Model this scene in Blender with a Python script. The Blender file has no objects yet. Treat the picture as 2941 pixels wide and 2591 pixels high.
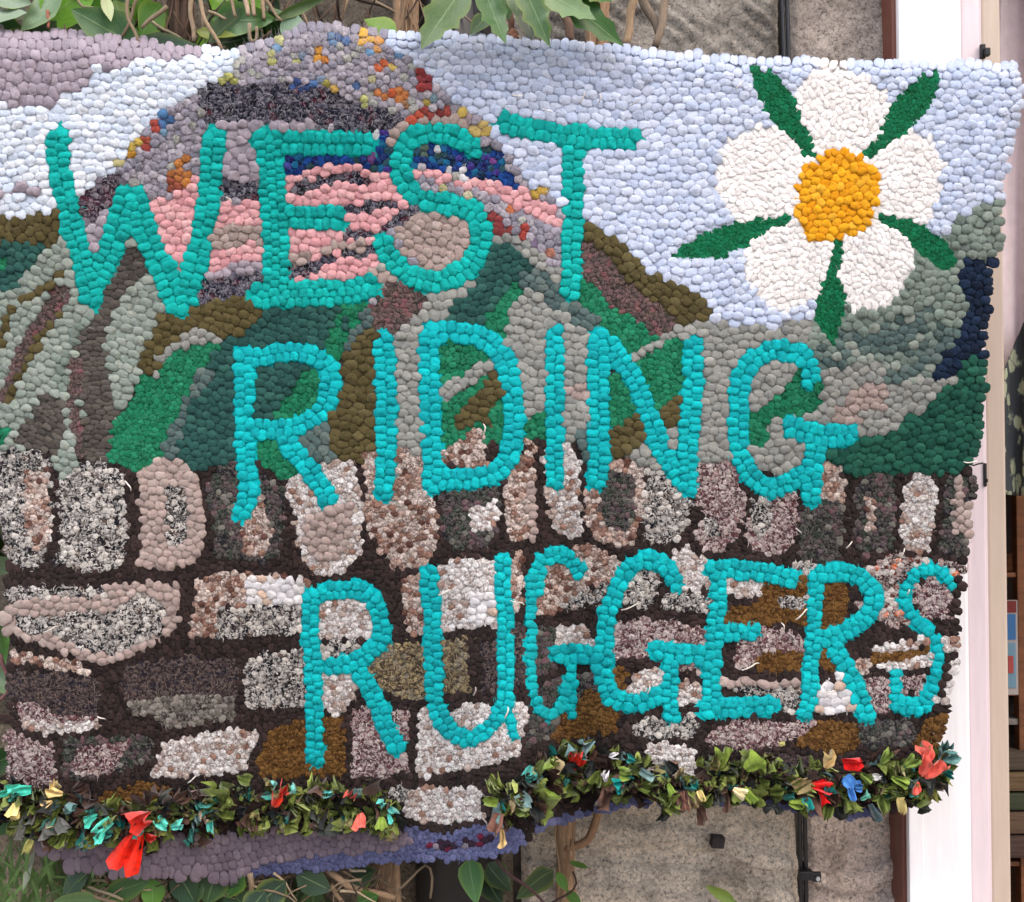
import bpy, math, random
import numpy as np
from mathutils import Vector, Matrix, kdtree, noise as mnoise

random.seed(7)
rng = np.random.default_rng(7)
scene = bpy.context.scene
COL = scene.collection

# ------------------------------------------------------------------ camera
SW, SH = 2941.0, 2591.0          # proportions of the view
PW = 1.20                        # metres across the view at the rug
DIST = 1.30                      # camera to rug
CZ = 1.25                        # height of the view's centre above the ground
ROLL = -0.0127                   # the photographer held the camera a little askew
MPP = PW / SW
RIGHT = np.array([math.cos(ROLL), 0.0, math.sin(ROLL)])
UP = np.array([-math.sin(ROLL), 0.0, math.cos(ROLL)])

cam_data = bpy.data.cameras.new('camera')
cam_data.sensor_width = 36.0
cam_data.lens = 36.0 * DIST / PW
cam_data.clip_start = 0.05
cam_data.clip_end = 200.0
cam = bpy.data.objects.new('camera', cam_data)
cam.location = (0, -DIST, CZ)
cam.rotation_euler = (math.radians(90), -ROLL, 0)
COL.objects.link(cam)
scene.camera = cam

# ------------------------------------------------------------------ light
SUN_EL, SUN_AZ = math.radians(52), math.radians(-46)     # azimuth measured from behind the camera
world = bpy.data.worlds.new('World')
scene.world = world
world.use_nodes = True
wn = world.node_tree
bg = wn.nodes['Background']
sky = wn.nodes.new('ShaderNodeTexSky')
sky.sky_type = 'NISHITA'
sky.sun_disc = False
sky.sun_elevation = SUN_EL
sky.sun_rotation = math.radians(180) + SUN_AZ
sky.air_density = 1.0
sky.dust_density = 4.0
sky.ozone_density = 1.0
wn.links.new(sky.outputs[0], bg.inputs[0])
bg.inputs[1].default_value = 0.15
sun_data = bpy.data.lights.new('sun', 'SUN')
sun_data.energy = 1.5
sun_data.angle = math.radians(35)
sun_data.color = (1.0, 0.965, 0.91)
sun = bpy.data.objects.new('sun', sun_data)
sdir = Vector((math.sin(SUN_AZ) * math.cos(SUN_EL), -math.cos(SUN_AZ) * math.cos(SUN_EL), math.sin(SUN_EL)))
sun.rotation_euler = sdir.to_track_quat('Z', 'Y').to_euler()
sun.location = sdir * 5
COL.objects.link(sun)
vs = scene.view_settings
vs.view_transform = 'Standard'
vs.look = 'None'
vs.exposure = 0.95
vs.gamma = 1.0
vs.use_curve_mapping = False

# ------------------------------------------------------------------ helpers
def W(px, py, d):
    """Point of the place seen at photo position (px, py), d metres in front of the rug's plane."""
    px = np.asarray(px, float); py = np.asarray(py, float); d = np.asarray(d, float)
    k = (DIST - d) / DIST * MPP
    u = (px - SW / 2) * k
    v = -(py - SH / 2) * k
    out = np.stack([u * RIGHT[0] + v * UP[0], -d + 0 * u, u * RIGHT[2] + v * UP[2] + CZ], -1)
    return out

def WV(px, py, d):
    return Vector(W(px, py, d).tolist())

def lin(c):
    c = np.asarray(c, float) / 255.0
    return np.where(c <= 0.04045, c / 12.92, ((c + 0.055) / 1.055) ** 2.4)

def tag(o, label=None, cat=None, group=None, kind=None):
    if label: o['label'] = label
    if cat: o['category'] = cat
    if group: o['group'] = group
    if kind: o['kind'] = kind
    return o

def empty(name, loc):
    o = bpy.data.objects.new(name, None)
    o.empty_display_size = 0.05
    o.location = loc
    COL.objects.link(o)
    return o

def link(name, me, parent=None, loc=None):
    o = bpy.data.objects.new(name, me)
    COL.objects.link(o)
    if parent is not None: o.parent = parent
    if loc is not None: o.location = loc
    return o

def mesh_np(name, V, F, mat=None, smooth=True):
    """V (n,3), F (m,k) with k = 3 or 4 (a quad whose last two corners agree is a triangle is not allowed)."""
    me = bpy.data.meshes.new(name)
    V = np.asarray(V, np.float32); F = np.asarray(F, np.int32)
    me.vertices.add(len(V)); me.vertices.foreach_set('co', V.ravel())
    k = F.shape[1]
    me.loops.add(F.size); me.loops.foreach_set('vertex_index', F.ravel())
    me.polygons.add(len(F))
    me.polygons.foreach_set('loop_start', np.arange(0, F.size, k, dtype=np.int32))
    me.polygons.foreach_set('loop_total', np.full(len(F), k, np.int32))
    if smooth: me.polygons.foreach_set('use_smooth', np.ones(len(F), bool))
    me.update(calc_edges=True)
    if mat: me.materials.append(mat)
    return me

def new_mat(name):
    m = bpy.data.materials.new(name)
    m.use_nodes = True
    nt = m.node_tree
    return m, nt, nt.nodes['Principled BSDF']

def N(nt, kind, **kw):
    n = nt.nodes.new(kind)
    for k, v in kw.items():
        if k in n.inputs.keys() if isinstance(k, str) else False: n.inputs[k].default_value = v
        else: setattr(n, k, v)
    return n

def ramp(nt, stops):
    r = nt.nodes.new('ShaderNodeValToRGB')
    e = r.color_ramp.elements
    while len(e) < len(stops): e.new(0.5)
    for i, (p, c) in enumerate(stops):
        e[i].position = p; e[i].color = (*c, 1) if len(c) == 3 else c
    return r

def mixrgb(nt, a, b, f, mode='MIX'):
    m = nt.nodes.new('ShaderNodeMix'); m.data_type = 'RGBA'; m.blend_type = mode
    for sock, v in ((m.inputs[6], a), (m.inputs[7], b), (m.inputs[0], f)):
        if hasattr(v, 'is_output'): nt.links.new(v, sock)
        elif isinstance(v, (int, float)): sock.default_value = v
        else: sock.default_value = (*v, 1)
    return m.outputs[2]

def bump(nt, bsdf, height, strength, dist):
    b = nt.nodes.new('ShaderNodeBump')
    b.inputs['Strength'].default_value = strength
    b.inputs['Distance'].default_value = dist
    nt.links.new(height, b.inputs['Height'])
    nt.links.new(b.outputs[0], bsdf.inputs['Normal'])

def noise_tex(nt, scale, detail=3, rough=0.55, vec=None, dist=0.0):
    n = nt.nodes.new('ShaderNodeTexNoise')
    n.inputs['Scale'].default_value = scale
    n.inputs['Detail'].default_value = detail
    n.inputs['Roughness'].default_value = rough
    n.inputs['Distortion'].default_value = dist
    if vec is None:
        tc = nt.nodes.new('ShaderNodeTexCoord'); vec = tc.outputs['Object']
    nt.links.new(vec, n.inputs['Vector'])
    return n

# ------------------------------------------------------------------ materials
def yarn_material():
    m, nt, b = new_mat('wool_yarn')
    a1 = nt.nodes.new('ShaderNodeAttribute'); a1.attribute_name = 'Col'
    a2 = nt.nodes.new('ShaderNodeAttribute'); a2.attribute_name = 'Col2'
    geo = nt.nodes.new('ShaderNodeNewGeometry')
    n1 = noise_tex(nt, 270, 2, 0.55, geo.outputs['Position'], 0.9)
    st = nt.nodes.new('ShaderNodeMapRange')
    st.inputs[1].default_value = 0.46; st.inputs[2].default_value = 0.55
    nt.links.new(n1.outputs[0], st.inputs[0])
    mu = nt.nodes.new('ShaderNodeMath'); mu.operation = 'MULTIPLY'; mu.use_clamp = True
    nt.links.new(st.outputs[0], mu.inputs[0]); nt.links.new(a2.outputs['Alpha'], mu.inputs[1])
    c = mixrgb(nt, a1.outputs['Color'], a2.outputs['Color'], mu.outputs[0])
    n2 = noise_tex(nt, 800, 3, 0.65, geo.outputs['Position'])
    r2 = ramp(nt, [(0.25, (0.78, 0.78, 0.78)), (0.75, (1.14, 1.14, 1.14))])
    nt.links.new(n2.outputs[0], r2.inputs[0])
    c = mixrgb(nt, c, r2.outputs[0], 1.0, 'MULTIPLY')
    # dark flecks between the strands of the tweed yarns
    n4 = noise_tex(nt, 470, 2, 0.6, geo.outputs['Position'], 1.0)
    r4 = ramp(nt, [(0.35, (0.50, 0.48, 0.46)), (0.46, (1.06, 1.06, 1.06))])
    nt.links.new(n4.outputs[0], r4.inputs[0])
    am = nt.nodes.new('ShaderNodeMapRange'); am.inputs[1].default_value = 0.28; am.inputs[2].default_value = 0.5
    nt.links.new(a2.outputs['Alpha'], am.inputs[0])
    c = mixrgb(nt, c, r4.outputs[0], am.outputs[0], 'MULTIPLY')
    nt.links.new(c, b.inputs['Base Color'])
    b.inputs['Roughness'].default_value = 0.95
    b.inputs['Specular IOR Level'].default_value = 0.1
    b.inputs['Sheen Weight'].default_value = 0.02
    b.inputs['Sheen Roughness'].default_value = 0.5
    n3 = noise_tex(nt, 330, 5, 0.7, geo.outputs['Position'], 1.6)
    rg = nt.nodes.new('ShaderNodeTexNoise'); rg.noise_type = 'RIDGED_MULTIFRACTAL'
    rg.inputs['Scale'].default_value = 120; rg.inputs['Detail'].default_value = 3
    nt.links.new(geo.outputs['Position'], rg.inputs['Vector'])
    hs = nt.nodes.new('ShaderNodeMath'); hs.operation = 'MULTIPLY_ADD'; hs.inputs[1].default_value = -0.22
    nt.links.new(rg.outputs[0], hs.inputs[0]); nt.links.new(n3.outputs[0], hs.inputs[2])
    bm_ = nt.nodes.new('ShaderNodeBump'); bm_.inputs['Distance'].default_value = 0.0036
    sm = nt.nodes.new('ShaderNodeMapRange'); sm.inputs[1].default_value = 0.1; sm.inputs[2].default_value = 0.6
    sm.inputs[3].default_value = 0.6; sm.inputs[4].default_value = 1.0
    nt.links.new(a2.outputs['Alpha'], sm.inputs[0]); nt.links.new(sm.outputs[0], bm_.inputs['Strength'])
    nt.links.new(hs.outputs[0], bm_.inputs['Height']); nt.links.new(bm_.outputs[0], b.inputs['Normal'])
    return m
YARN_MAT = yarn_material()

def cloth_material():
    """Rag cloth: takes each piece's own dye from the object colour, with a faint printed mottle."""
    m, nt, b = new_mat('rag_cloth')
    oi = nt.nodes.new('ShaderNodeObjectInfo')
    geo = nt.nodes.new('ShaderNodeNewGeometry')
    n = noise_tex(nt, 160, 2, 0.5, geo.outputs['Position'])
    r = ramp(nt, [(0.35, (0.72, 0.72, 0.70)), (0.6, (1.08, 1.08, 1.05))])
    nt.links.new(n.outputs[0], r.inputs[0])
    c = mixrgb(nt, oi.outputs['Color'], r.outputs[0], 1.0, 'MULTIPLY')
    nt.links.new(c, b.inputs['Base Color'])
    b.inputs['Roughness'].default_value = 1.0
    b.inputs['Specular IOR Level'].default_value = 0.05
    b.inputs['Sheen Weight'].default_value = 0.2
    n3 = noise_tex(nt, 700, 3, 0.6, geo.outputs['Position'])
    bump(nt, b, n3.outputs[0], 0.4, 0.0012)
    return m
CLOTH_MAT = cloth_material()

def leaf_material():
    m, nt, b = new_mat('leaf_green')
    oi = nt.nodes.new('ShaderNodeObjectInfo')
    uv = nt.nodes.new('ShaderNodeUVMap')
    sep = nt.nodes.new('ShaderNodeSeparateXYZ')
    nt.links.new(uv.outputs[0], sep.inputs[0])
    # midrib and side veins (u along the leaf, v across, 0 in the middle)
    ab = nt.nodes.new('ShaderNodeMath'); ab.operation = 'ABSOLUTE'; nt.links.new(sep.outputs[1], ab.inputs[0])
    mr = nt.nodes.new('ShaderNodeMapRange'); mr.inputs[1].default_value = 0.02; mr.inputs[2].default_value = 0.07
    mr.inputs[3].default_value = 0.38; mr.inputs[4].default_value = 0
    nt.links.new(ab.outputs[0], mr.inputs[0])
    k = nt.nodes.new('ShaderNodeMath'); k.operation = 'MULTIPLY_ADD'; k.inputs[1].default_value = -0.55
    nt.links.new(ab.outputs[0], k.inputs[0]); nt.links.new(sep.outputs[0], k.inputs[2])
    s = nt.nodes.new('ShaderNodeMath'); s.operation = 'MULTIPLY'; s.inputs[1].default_value = 44.0
    nt.links.new(k.outputs[0], s.inputs[0])
    sn = nt.nodes.new('ShaderNodeMath'); sn.operation = 'SINE'; nt.links.new(s.outputs[0], sn.inputs[0])
    mv = nt.nodes.new('ShaderNodeMapRange'); mv.inputs[1].default_value = 0.9; mv.inputs[2].default_value = 1.0
    mv.inputs[3].default_value = 0; mv.inputs[4].default_value = 0.12
    nt.links.new(sn.outputs[0], mv.inputs[0])
    vein = nt.nodes.new('ShaderNodeMath'); vein.operation = 'MAXIMUM'
    nt.links.new(mr.outputs[0], vein.inputs[0]); nt.links.new(mv.outputs[0], vein.inputs[1])
    nz = noise_tex(nt, 60, 4, 0.6)
    r = ramp(nt, [(0.28, (0.42, 0.36, 0.25)), (0.4, (0.75, 0.8, 0.75)), (0.7, (1.3, 1.22, 1.1))])
    nt.links.new(nz.outputs[0], r.inputs[0])
    c = mixrgb(nt, oi.outputs['Color'], r.outputs[0], 1.0, 'MULTIPLY')
    # yellowing towards the margin on some leaves
    mg = nt.nodes.new('ShaderNodeMapRange'); mg.inputs[1].default_value = 0.62; mg.inputs[2].default_value = 1.05
    mg.inputs[4].default_value = 0.35
    nt.links.new(ab.outputs[0], mg.inputs[0])
    mm = nt.nodes.new('ShaderNodeMath'); mm.operation = 'MULTIPLY'
    nt.links.new(mg.outputs[0], mm.inputs[0]); nt.links.new(oi.outputs['Random'], mm.inputs[1])
    c = mixrgb(nt, c, tuple(lin((150, 160, 40))), mm.outputs[0])
    c = mixrgb(nt, c, tuple(lin((130, 155, 100))), vein.outputs[0])
    nt.links.new(c, b.inputs['Base Color'])
    b.inputs['Roughness'].default_value = 0.42
    b.inputs['Specular IOR Level'].default_value = 0.45
    tr = nt.nodes.new('ShaderNodeBsdfTranslucent')
    nt.links.new(c, tr.inputs[0])
    mx = nt.nodes.new('ShaderNodeMixShader'); mx.inputs[0].default_value = 0.22
    nt.links.new(b.outputs[0], mx.inputs[1]); nt.links.new(tr.outputs[0], mx.inputs[2])
    nt.links.new(mx.outputs[0], nt.nodes['Material Output'].inputs[0])
    bump(nt, b, vein.outputs[0], 0.5, 0.0012)
    return m
LEAF_MAT = leaf_material()

def bark_material():
    """Dry stems: object colour, long fibres."""
    m, nt, b = new_mat('dry_bark')
    oi = nt.nodes.new('ShaderNodeObjectInfo')
    uv = nt.nodes.new('ShaderNodeUVMap')
    mp = nt.nodes.new('ShaderNodeMapping'); mp.inputs['Scale'].default_value = (2.0, 16.0, 1.0)
    nt.links.new(uv.outputs[0], mp.inputs[0])
    n = noise_tex(nt, 3.0, 5, 0.65, mp.outputs[0], 0.4)
    r = ramp(nt, [(0.3, (0.28, 0.26, 0.24)), (0.5, (0.85, 0.85, 0.85)), (0.72, (1.35, 1.33, 1.28))])
    nt.links.new(n.outputs[0], r.inputs[0])
    c = mixrgb(nt, oi.outputs['Color'], r.outputs[0], 1.0, 'MULTIPLY')
    nt.links.new(c, b.inputs['Base Color'])
    b.inputs['Roughness'].default_value = 0.85
    bump(nt, b, n.outputs[0], 0.9, 0.002)
    return m
BARK_MAT = bark_material()

def stone_material():
    m, nt, b = new_mat('gritstone')
    geo = nt.nodes.new('ShaderNodeNewGeometry')
    oi = nt.nodes.new('ShaderNodeObjectInfo')
    n1 = noise_tex(nt, 13, 6, 0.68, geo.outputs['Position'], 0.3)
    n2 = noise_tex(nt, 210, 8, 0.8, geo.outputs['Position'], 0.6)
    r1 = ramp(nt, [(0.34, (0.60, 0.57, 0.53)), (0.46, (1.0, 0.97, 0.93)), (0.62, (1.3, 1.27, 1.22))])
    nt.links.new(n1.outputs[0], r1.inputs[0])
    r2 = ramp(nt, [(0.38, (0.22, 0.21, 0.20)), (0.47, (0.85, 0.85, 0.85)), (0.62, (1.35, 1.33, 1.3))])
    nt.links.new(n2.outputs[0], r2.inputs[0])
    c = mixrgb(nt, oi.outputs['Color'], r1.outputs[0], 1.0, 'MULTIPLY')
    c = mixrgb(nt, c, r2.outputs[0], 1.0, 'MULTIPLY')
    nt.links.new(c, b.inputs['Base Color'])
    b.inputs['Roughness'].default_value = 0.95
    bump(nt, b, n2.outputs[0], 1.0, 0.005)
    return m
STONE_MAT = stone_material()

def plain(name, rgb, rough=0.5, noise_amt=0.12, scale=25, spec=0.4, bump_s=0.0, stretch=None):
    m, nt, b = new_mat(name)
    geo = nt.nodes.new('ShaderNodeNewGeometry')
    vec = geo.outputs['Position']
    if stretch:
        mp = nt.nodes.new('ShaderNodeMapping'); mp.inputs['Scale'].default_value = stretch
        nt.links.new(vec, mp.inputs[0]); vec = mp.outputs[0]
    n = noise_tex(nt, scale, 5, 0.6, vec)
    r = ramp(nt, [(0.3, (1 - noise_amt,) * 3), (0.7, (1 + noise_amt,) * 3)])
    nt.links.new(n.outputs[0], r.inputs[0])
    c = mixrgb(nt, tuple(lin(rgb)), r.outputs[0], 1.0, 'MULTIPLY')
    nt.links.new(c, b.inputs['Base Color'])
    b.inputs['Roughness'].default_value = rough
    b.inputs['Specular IOR Level'].default_value = spec
    if bump_s: bump(nt, b, n.outputs[0], bump_s, 0.002)
    return m

def painted_wood(name, rgb, chips=(120, 95, 85), chip=0.74):
    m, nt, b = new_mat(name)
    geo = nt.nodes.new('ShaderNodeNewGeometry')
    mp = nt.nodes.new('ShaderNodeMapping'); mp.inputs['Scale'].default_value = (1, 1, 0.12)
    nt.links.new(geo.outputs['Position'], mp.inputs[0])
    n1 = noise_tex(nt, 90, 5, 0.65, mp.outputs[0])
    r1 = ramp(nt, [(0.3, (0.93, 0.92, 0.92)), (0.7, (1.03, 1.03, 1.03))])
    nt.links.new(n1.outputs[0], r1.inputs[0])
    c = mixrgb(nt, tuple(lin(rgb)), r1.outputs[0], 1.0, 'MULTIPLY')
    n2 = noise_tex(nt, 60, 4, 0.7, mp.outputs[0])
    mr = nt.nodes.new('ShaderNodeMapRange'); mr.inputs[1].default_value = chip - 0.02; mr.inputs[2].default_value = chip + 0.01
    nt.links.new(n2.outputs[0], mr.inputs[0])
    c = mixrgb(nt, c, tuple(lin(chips)), mr.outputs[0])
    nt.links.new(c, b.inputs['Base Color'])
    b.inputs['Roughness'].default_value = 0.45
    bump(nt, b, n1.outputs[0], 0.25, 0.0015)
    return m

# ------------------------------------------------------------------ the hooked rug
# Pattern drawn as patches on nine overlapping sheets (A..I); units are half photo pixels inside a sheet.
SHEET = dict(A=(0, 0), B=(1000, 0), C=(1941, 0), D=(0, 850), E=(1000, 850), F=(1941, 850), G=(0, 1691), H=(1000, 1691), I=(1941, 1691))
TS = 0.49975

def parse_pts(s):
    pts = []; sh = None
    for tok in s.split():
        if tok in SHEET: sh = SHEET[tok]; continue
        x, y = tok.split(',')
        pts.append((sh[0] + float(x) * TS, sh[1] + float(y) * TS))
    return np.array(pts)

K = 0.80
# yarn: palette [(sRGB, weight)], loop length, loop width (sheet units), second strand colour, strand amount, angle jitter, height
Y = {
 'sky':    ([((204,214,237),3),((196,208,234),2),((212,220,240),2)], 66, 45, (205,215,240), .15, 22, 1.0),
 'skyw':   ([((228,237,250),3),((218,230,248),2),((238,243,252),2)], 64, 42, (225,235,250), .15, 18, 1.0),
 'cloud':  ([((176,163,174),3),((166,154,166),2)], 50, 66, (190,180,190), .2, 10, 1.0),
 'mauve':  ([((172,160,170),3),((160,150,162),1)], 58, 50, (190,180,185), .2, 25, 1.0),
 'lav':    ([((180,172,184),5),((196,188,196),3),((160,156,170),3),((190,190,180),1),((205,200,150),.12),((130,150,172),.12)], 50, 40, (140,138,152), .45, 50, 1.1),
 'navyt':  ([((40,42,60),4),((62,60,78),3),((90,88,104),1.5),((80,35,52),1),((30,30,40),2)], 40, 31, (170,165,175), .6, 40, .9),
 'maroont':([((62,42,56),3),((90,42,60),2),((120,112,125),2),((45,36,48),2)], 40, 31, (170,160,168), .55, 40, .9),
 'royal':  ([((24,50,120),3),((30,70,150),2),((30,110,150),2),((36,34,96),2),((50,76,70),1.4),((80,50,140),1),((30,36,60),1.5)], 40, 33, (50,110,170), .4, 50, 1.0),
 'pink':   ([((232,172,176),3),((224,160,165),2),((236,182,184),1)], 52, 44, (232,176,176), .2, 20, 1.0),
 'taupe':  ([((174,154,147),3),((164,146,140),2),((182,164,157),1)], 54, 44, (190,172,165), .2, 25, 1.0),
 'turq':   ([((6,182,174),3),((2,168,162),2),((20,192,184),1.2)], 60, 46, (40,195,184), .2, 8, 1.15),
 'turq2':  ([((0,184,190),3),((0,170,178),2),((12,194,198),1.2)], 58, 44, (30,200,200), .2, 8, 1.15),
 'olive':  ([((92,82,52),3),((82,73,46),2),((100,90,60),1)], 62, 44, (110,100,66), .2, 22, 1.0),
 'teal':   ([((46,88,82),3),((40,78,74),2),((54,98,90),1)], 56, 42, (64,104,98), .2, 25, 1.0),
 'forest': ([((34,88,72),3),((28,76,64),2),((42,98,80),1)], 62, 44, (50,104,86), .2, 25, 1.0),
 'slate':  ([((88,108,106),3),((74,94,94),2),((104,118,114),1)], 54, 42, (112,128,124), .25, 25, 1.0),
 'sage':   ([((148,158,148),3),((136,148,140),2),((158,166,156),1)], 62, 42, (166,174,164), .2, 18, 1.0),
 'sageg':  ([((128,142,132),3),((118,132,124),2),((138,150,140),1.5)], 60, 48, (150,160,150), .25, 25, 1.0),
 'sagemix':([((120,136,128),3),((92,112,108),3),((150,158,148),1.2),((70,90,88),1.4)], 56, 46, (140,150,142), .25, 25, 1.0),
 'greylt': ([((152,152,146),3),((142,144,140),2),((160,160,154),1)], 58, 44, (170,170,165), .2, 22, 1.0),
 'charc':  ([((88,82,76),3),((74,70,66),2),((98,92,86),1)], 60, 28, (108,100,94), .25, 15, 1.0),
 'green':  ([((28,126,88),3),((20,110,74),2),((40,140,100),1)], 38, 30, (60,150,112), .45, 50, .85),
 'leafg':  ([((10,112,70),3),((6,98,60),2),((20,124,82),1)], 30, 23, (36,138,96), .5, 60, .75),
 'navy':   ([((24,40,62),3),((20,32,50),2),((34,50,76),1.2)], 60, 42, (44,60,88), .25, 35, 1.0),
 'petal':  ([((252,247,244),4),((247,240,236),2),((254,250,248),2)], 70, 23, (248,240,236), .1, 45, 1.0),
 'yolk':   ([((246,172,30),3),((238,158,22),2),((250,182,50),1)], 56, 40, (252,190,70), .2, 60, 1.05),
 'dark':   ([((46,37,36),3),((36,29,29),2),((58,45,44),1.5)], 56, 27, (84,70,66), .25, 14, .85),
 'purple': ([((134,120,132),3),((126,112,124),2),((142,128,138),1)], 42, 56, (136,122,132), .15, 8, .95),
 'bluefz': ([((96,98,136),3),((84,87,124),2),((112,114,152),1)], 30, 24, (128,134,180), .4, 60, .8),
 'plum':   ([((110,34,58),2),((50,36,50),2),((96,96,140),1),((150,140,150),.6)], 42, 34, (60,40,56), .4, 50, .9),
 'bw':     ([((44,40,44),4),((92,86,84),2),((176,168,162),2),((28,28,38),2),((222,214,206),1.2),((96,78,70),.8)], 37, 29, (240,234,228), .75, 45, .95),
 'cream':  ([((236,218,208),4),((210,180,166),2.4),((172,134,118),1.6),((120,86,76),.6)], 36, 30, (92,60,52), .65, 45, .95),
 'whitet': ([((250,246,244),6),((240,232,228),3),((206,188,178),1.4),((176,140,124),.7)], 37, 30, (140,104,92), .6, 45, .95),
 'white':  ([((236,232,232),4),((224,222,226),3),((214,184,164),1)], 56, 46, (205,198,198), .3, 30, 1.0),
 'marw':   ([((108,70,74),4),((88,56,60),2.5),((190,172,168),1.2),((146,112,112),1.5)], 34, 26, (224,208,204), .8, 45, .9),
 'greent': ([((62,60,60),3),((50,60,52),2.5),((88,72,78),2),((120,88,96),.9),((42,40,46),2),((134,130,122),.7)], 36, 28, (122,118,112), .6, 45, .9),
 'speck':  ([((86,76,74),3),((104,84,84),2),((72,68,62),2),((128,84,88),1)], 34, 28, (150,120,116), .55, 45, .9),
 'darkt':  ([((52,44,48),3),((44,40,50),2),((66,54,56),2)], 33, 25, (138,120,112), .5, 40, .85),
 'greyt':  ([((104,96,90),3),((150,142,134),2),((74,66,62),2)], 38, 30, (164,158,150), .6, 45, .95),
 'brown':  ([((98,66,32),3),((82,54,26),2.5),((116,82,42),1.5)], 33, 27, (150,110,62), .6, 55, .9),
 'gold':   ([((94,82,70),3),((74,62,54),2),((120,112,102),2)], 37, 29, (200,178,134), .65, 45, .9),
 'rust':   ([((110,58,46),2),((222,212,206),2.4),((70,44,44),2.5),((222,112,60),.8),((160,130,126),1)], 37, 28, (226,214,208), .7, 45, .9),
}

OUTLINE = parse_pts("A -360,150 0,165 600,215 850,250 1060,272 1250,292 1400,285 1560,235 1700,165 1850,148 B 0,168 200,184 500,190 800,205 1150,236 1500,262 1750,290 2000,318 "
  "C 250,344 600,346 1000,356 1300,350 1600,366 1900,378 1985,410 1990,620 1945,750 1920,860 1880,1000 1855,1150 1862,1300 1855,1450 1815,1510 1795,1750 "
  "F 1780,60 1765,330 1765,600 1735,800 1695,1000 1700,1150 1675,1450 1650,1650 I 1632,50 1595,200 1600,330 1590,420 1558,580 1532,660 1525,780 1485,930 1500,1060 1380,1200 "
  "1230,1255 1000,1305 800,1285 400,1215 0,1235 H 1650,1225 1300,1305 1040,1400 990,1475 800,1530 400,1548 0,1580 G 1440,1640 1000,1652 600,1610 400,1578 240,1470 225,1380 100,1330 -60,1300 -360,1290 -360,1060 60,1090 55,950 45,800 60,650 40,450 90,420 60,280 15,100 D 25,1700 25,1500 -5,1300 -60,1200 -360,1180")

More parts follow.
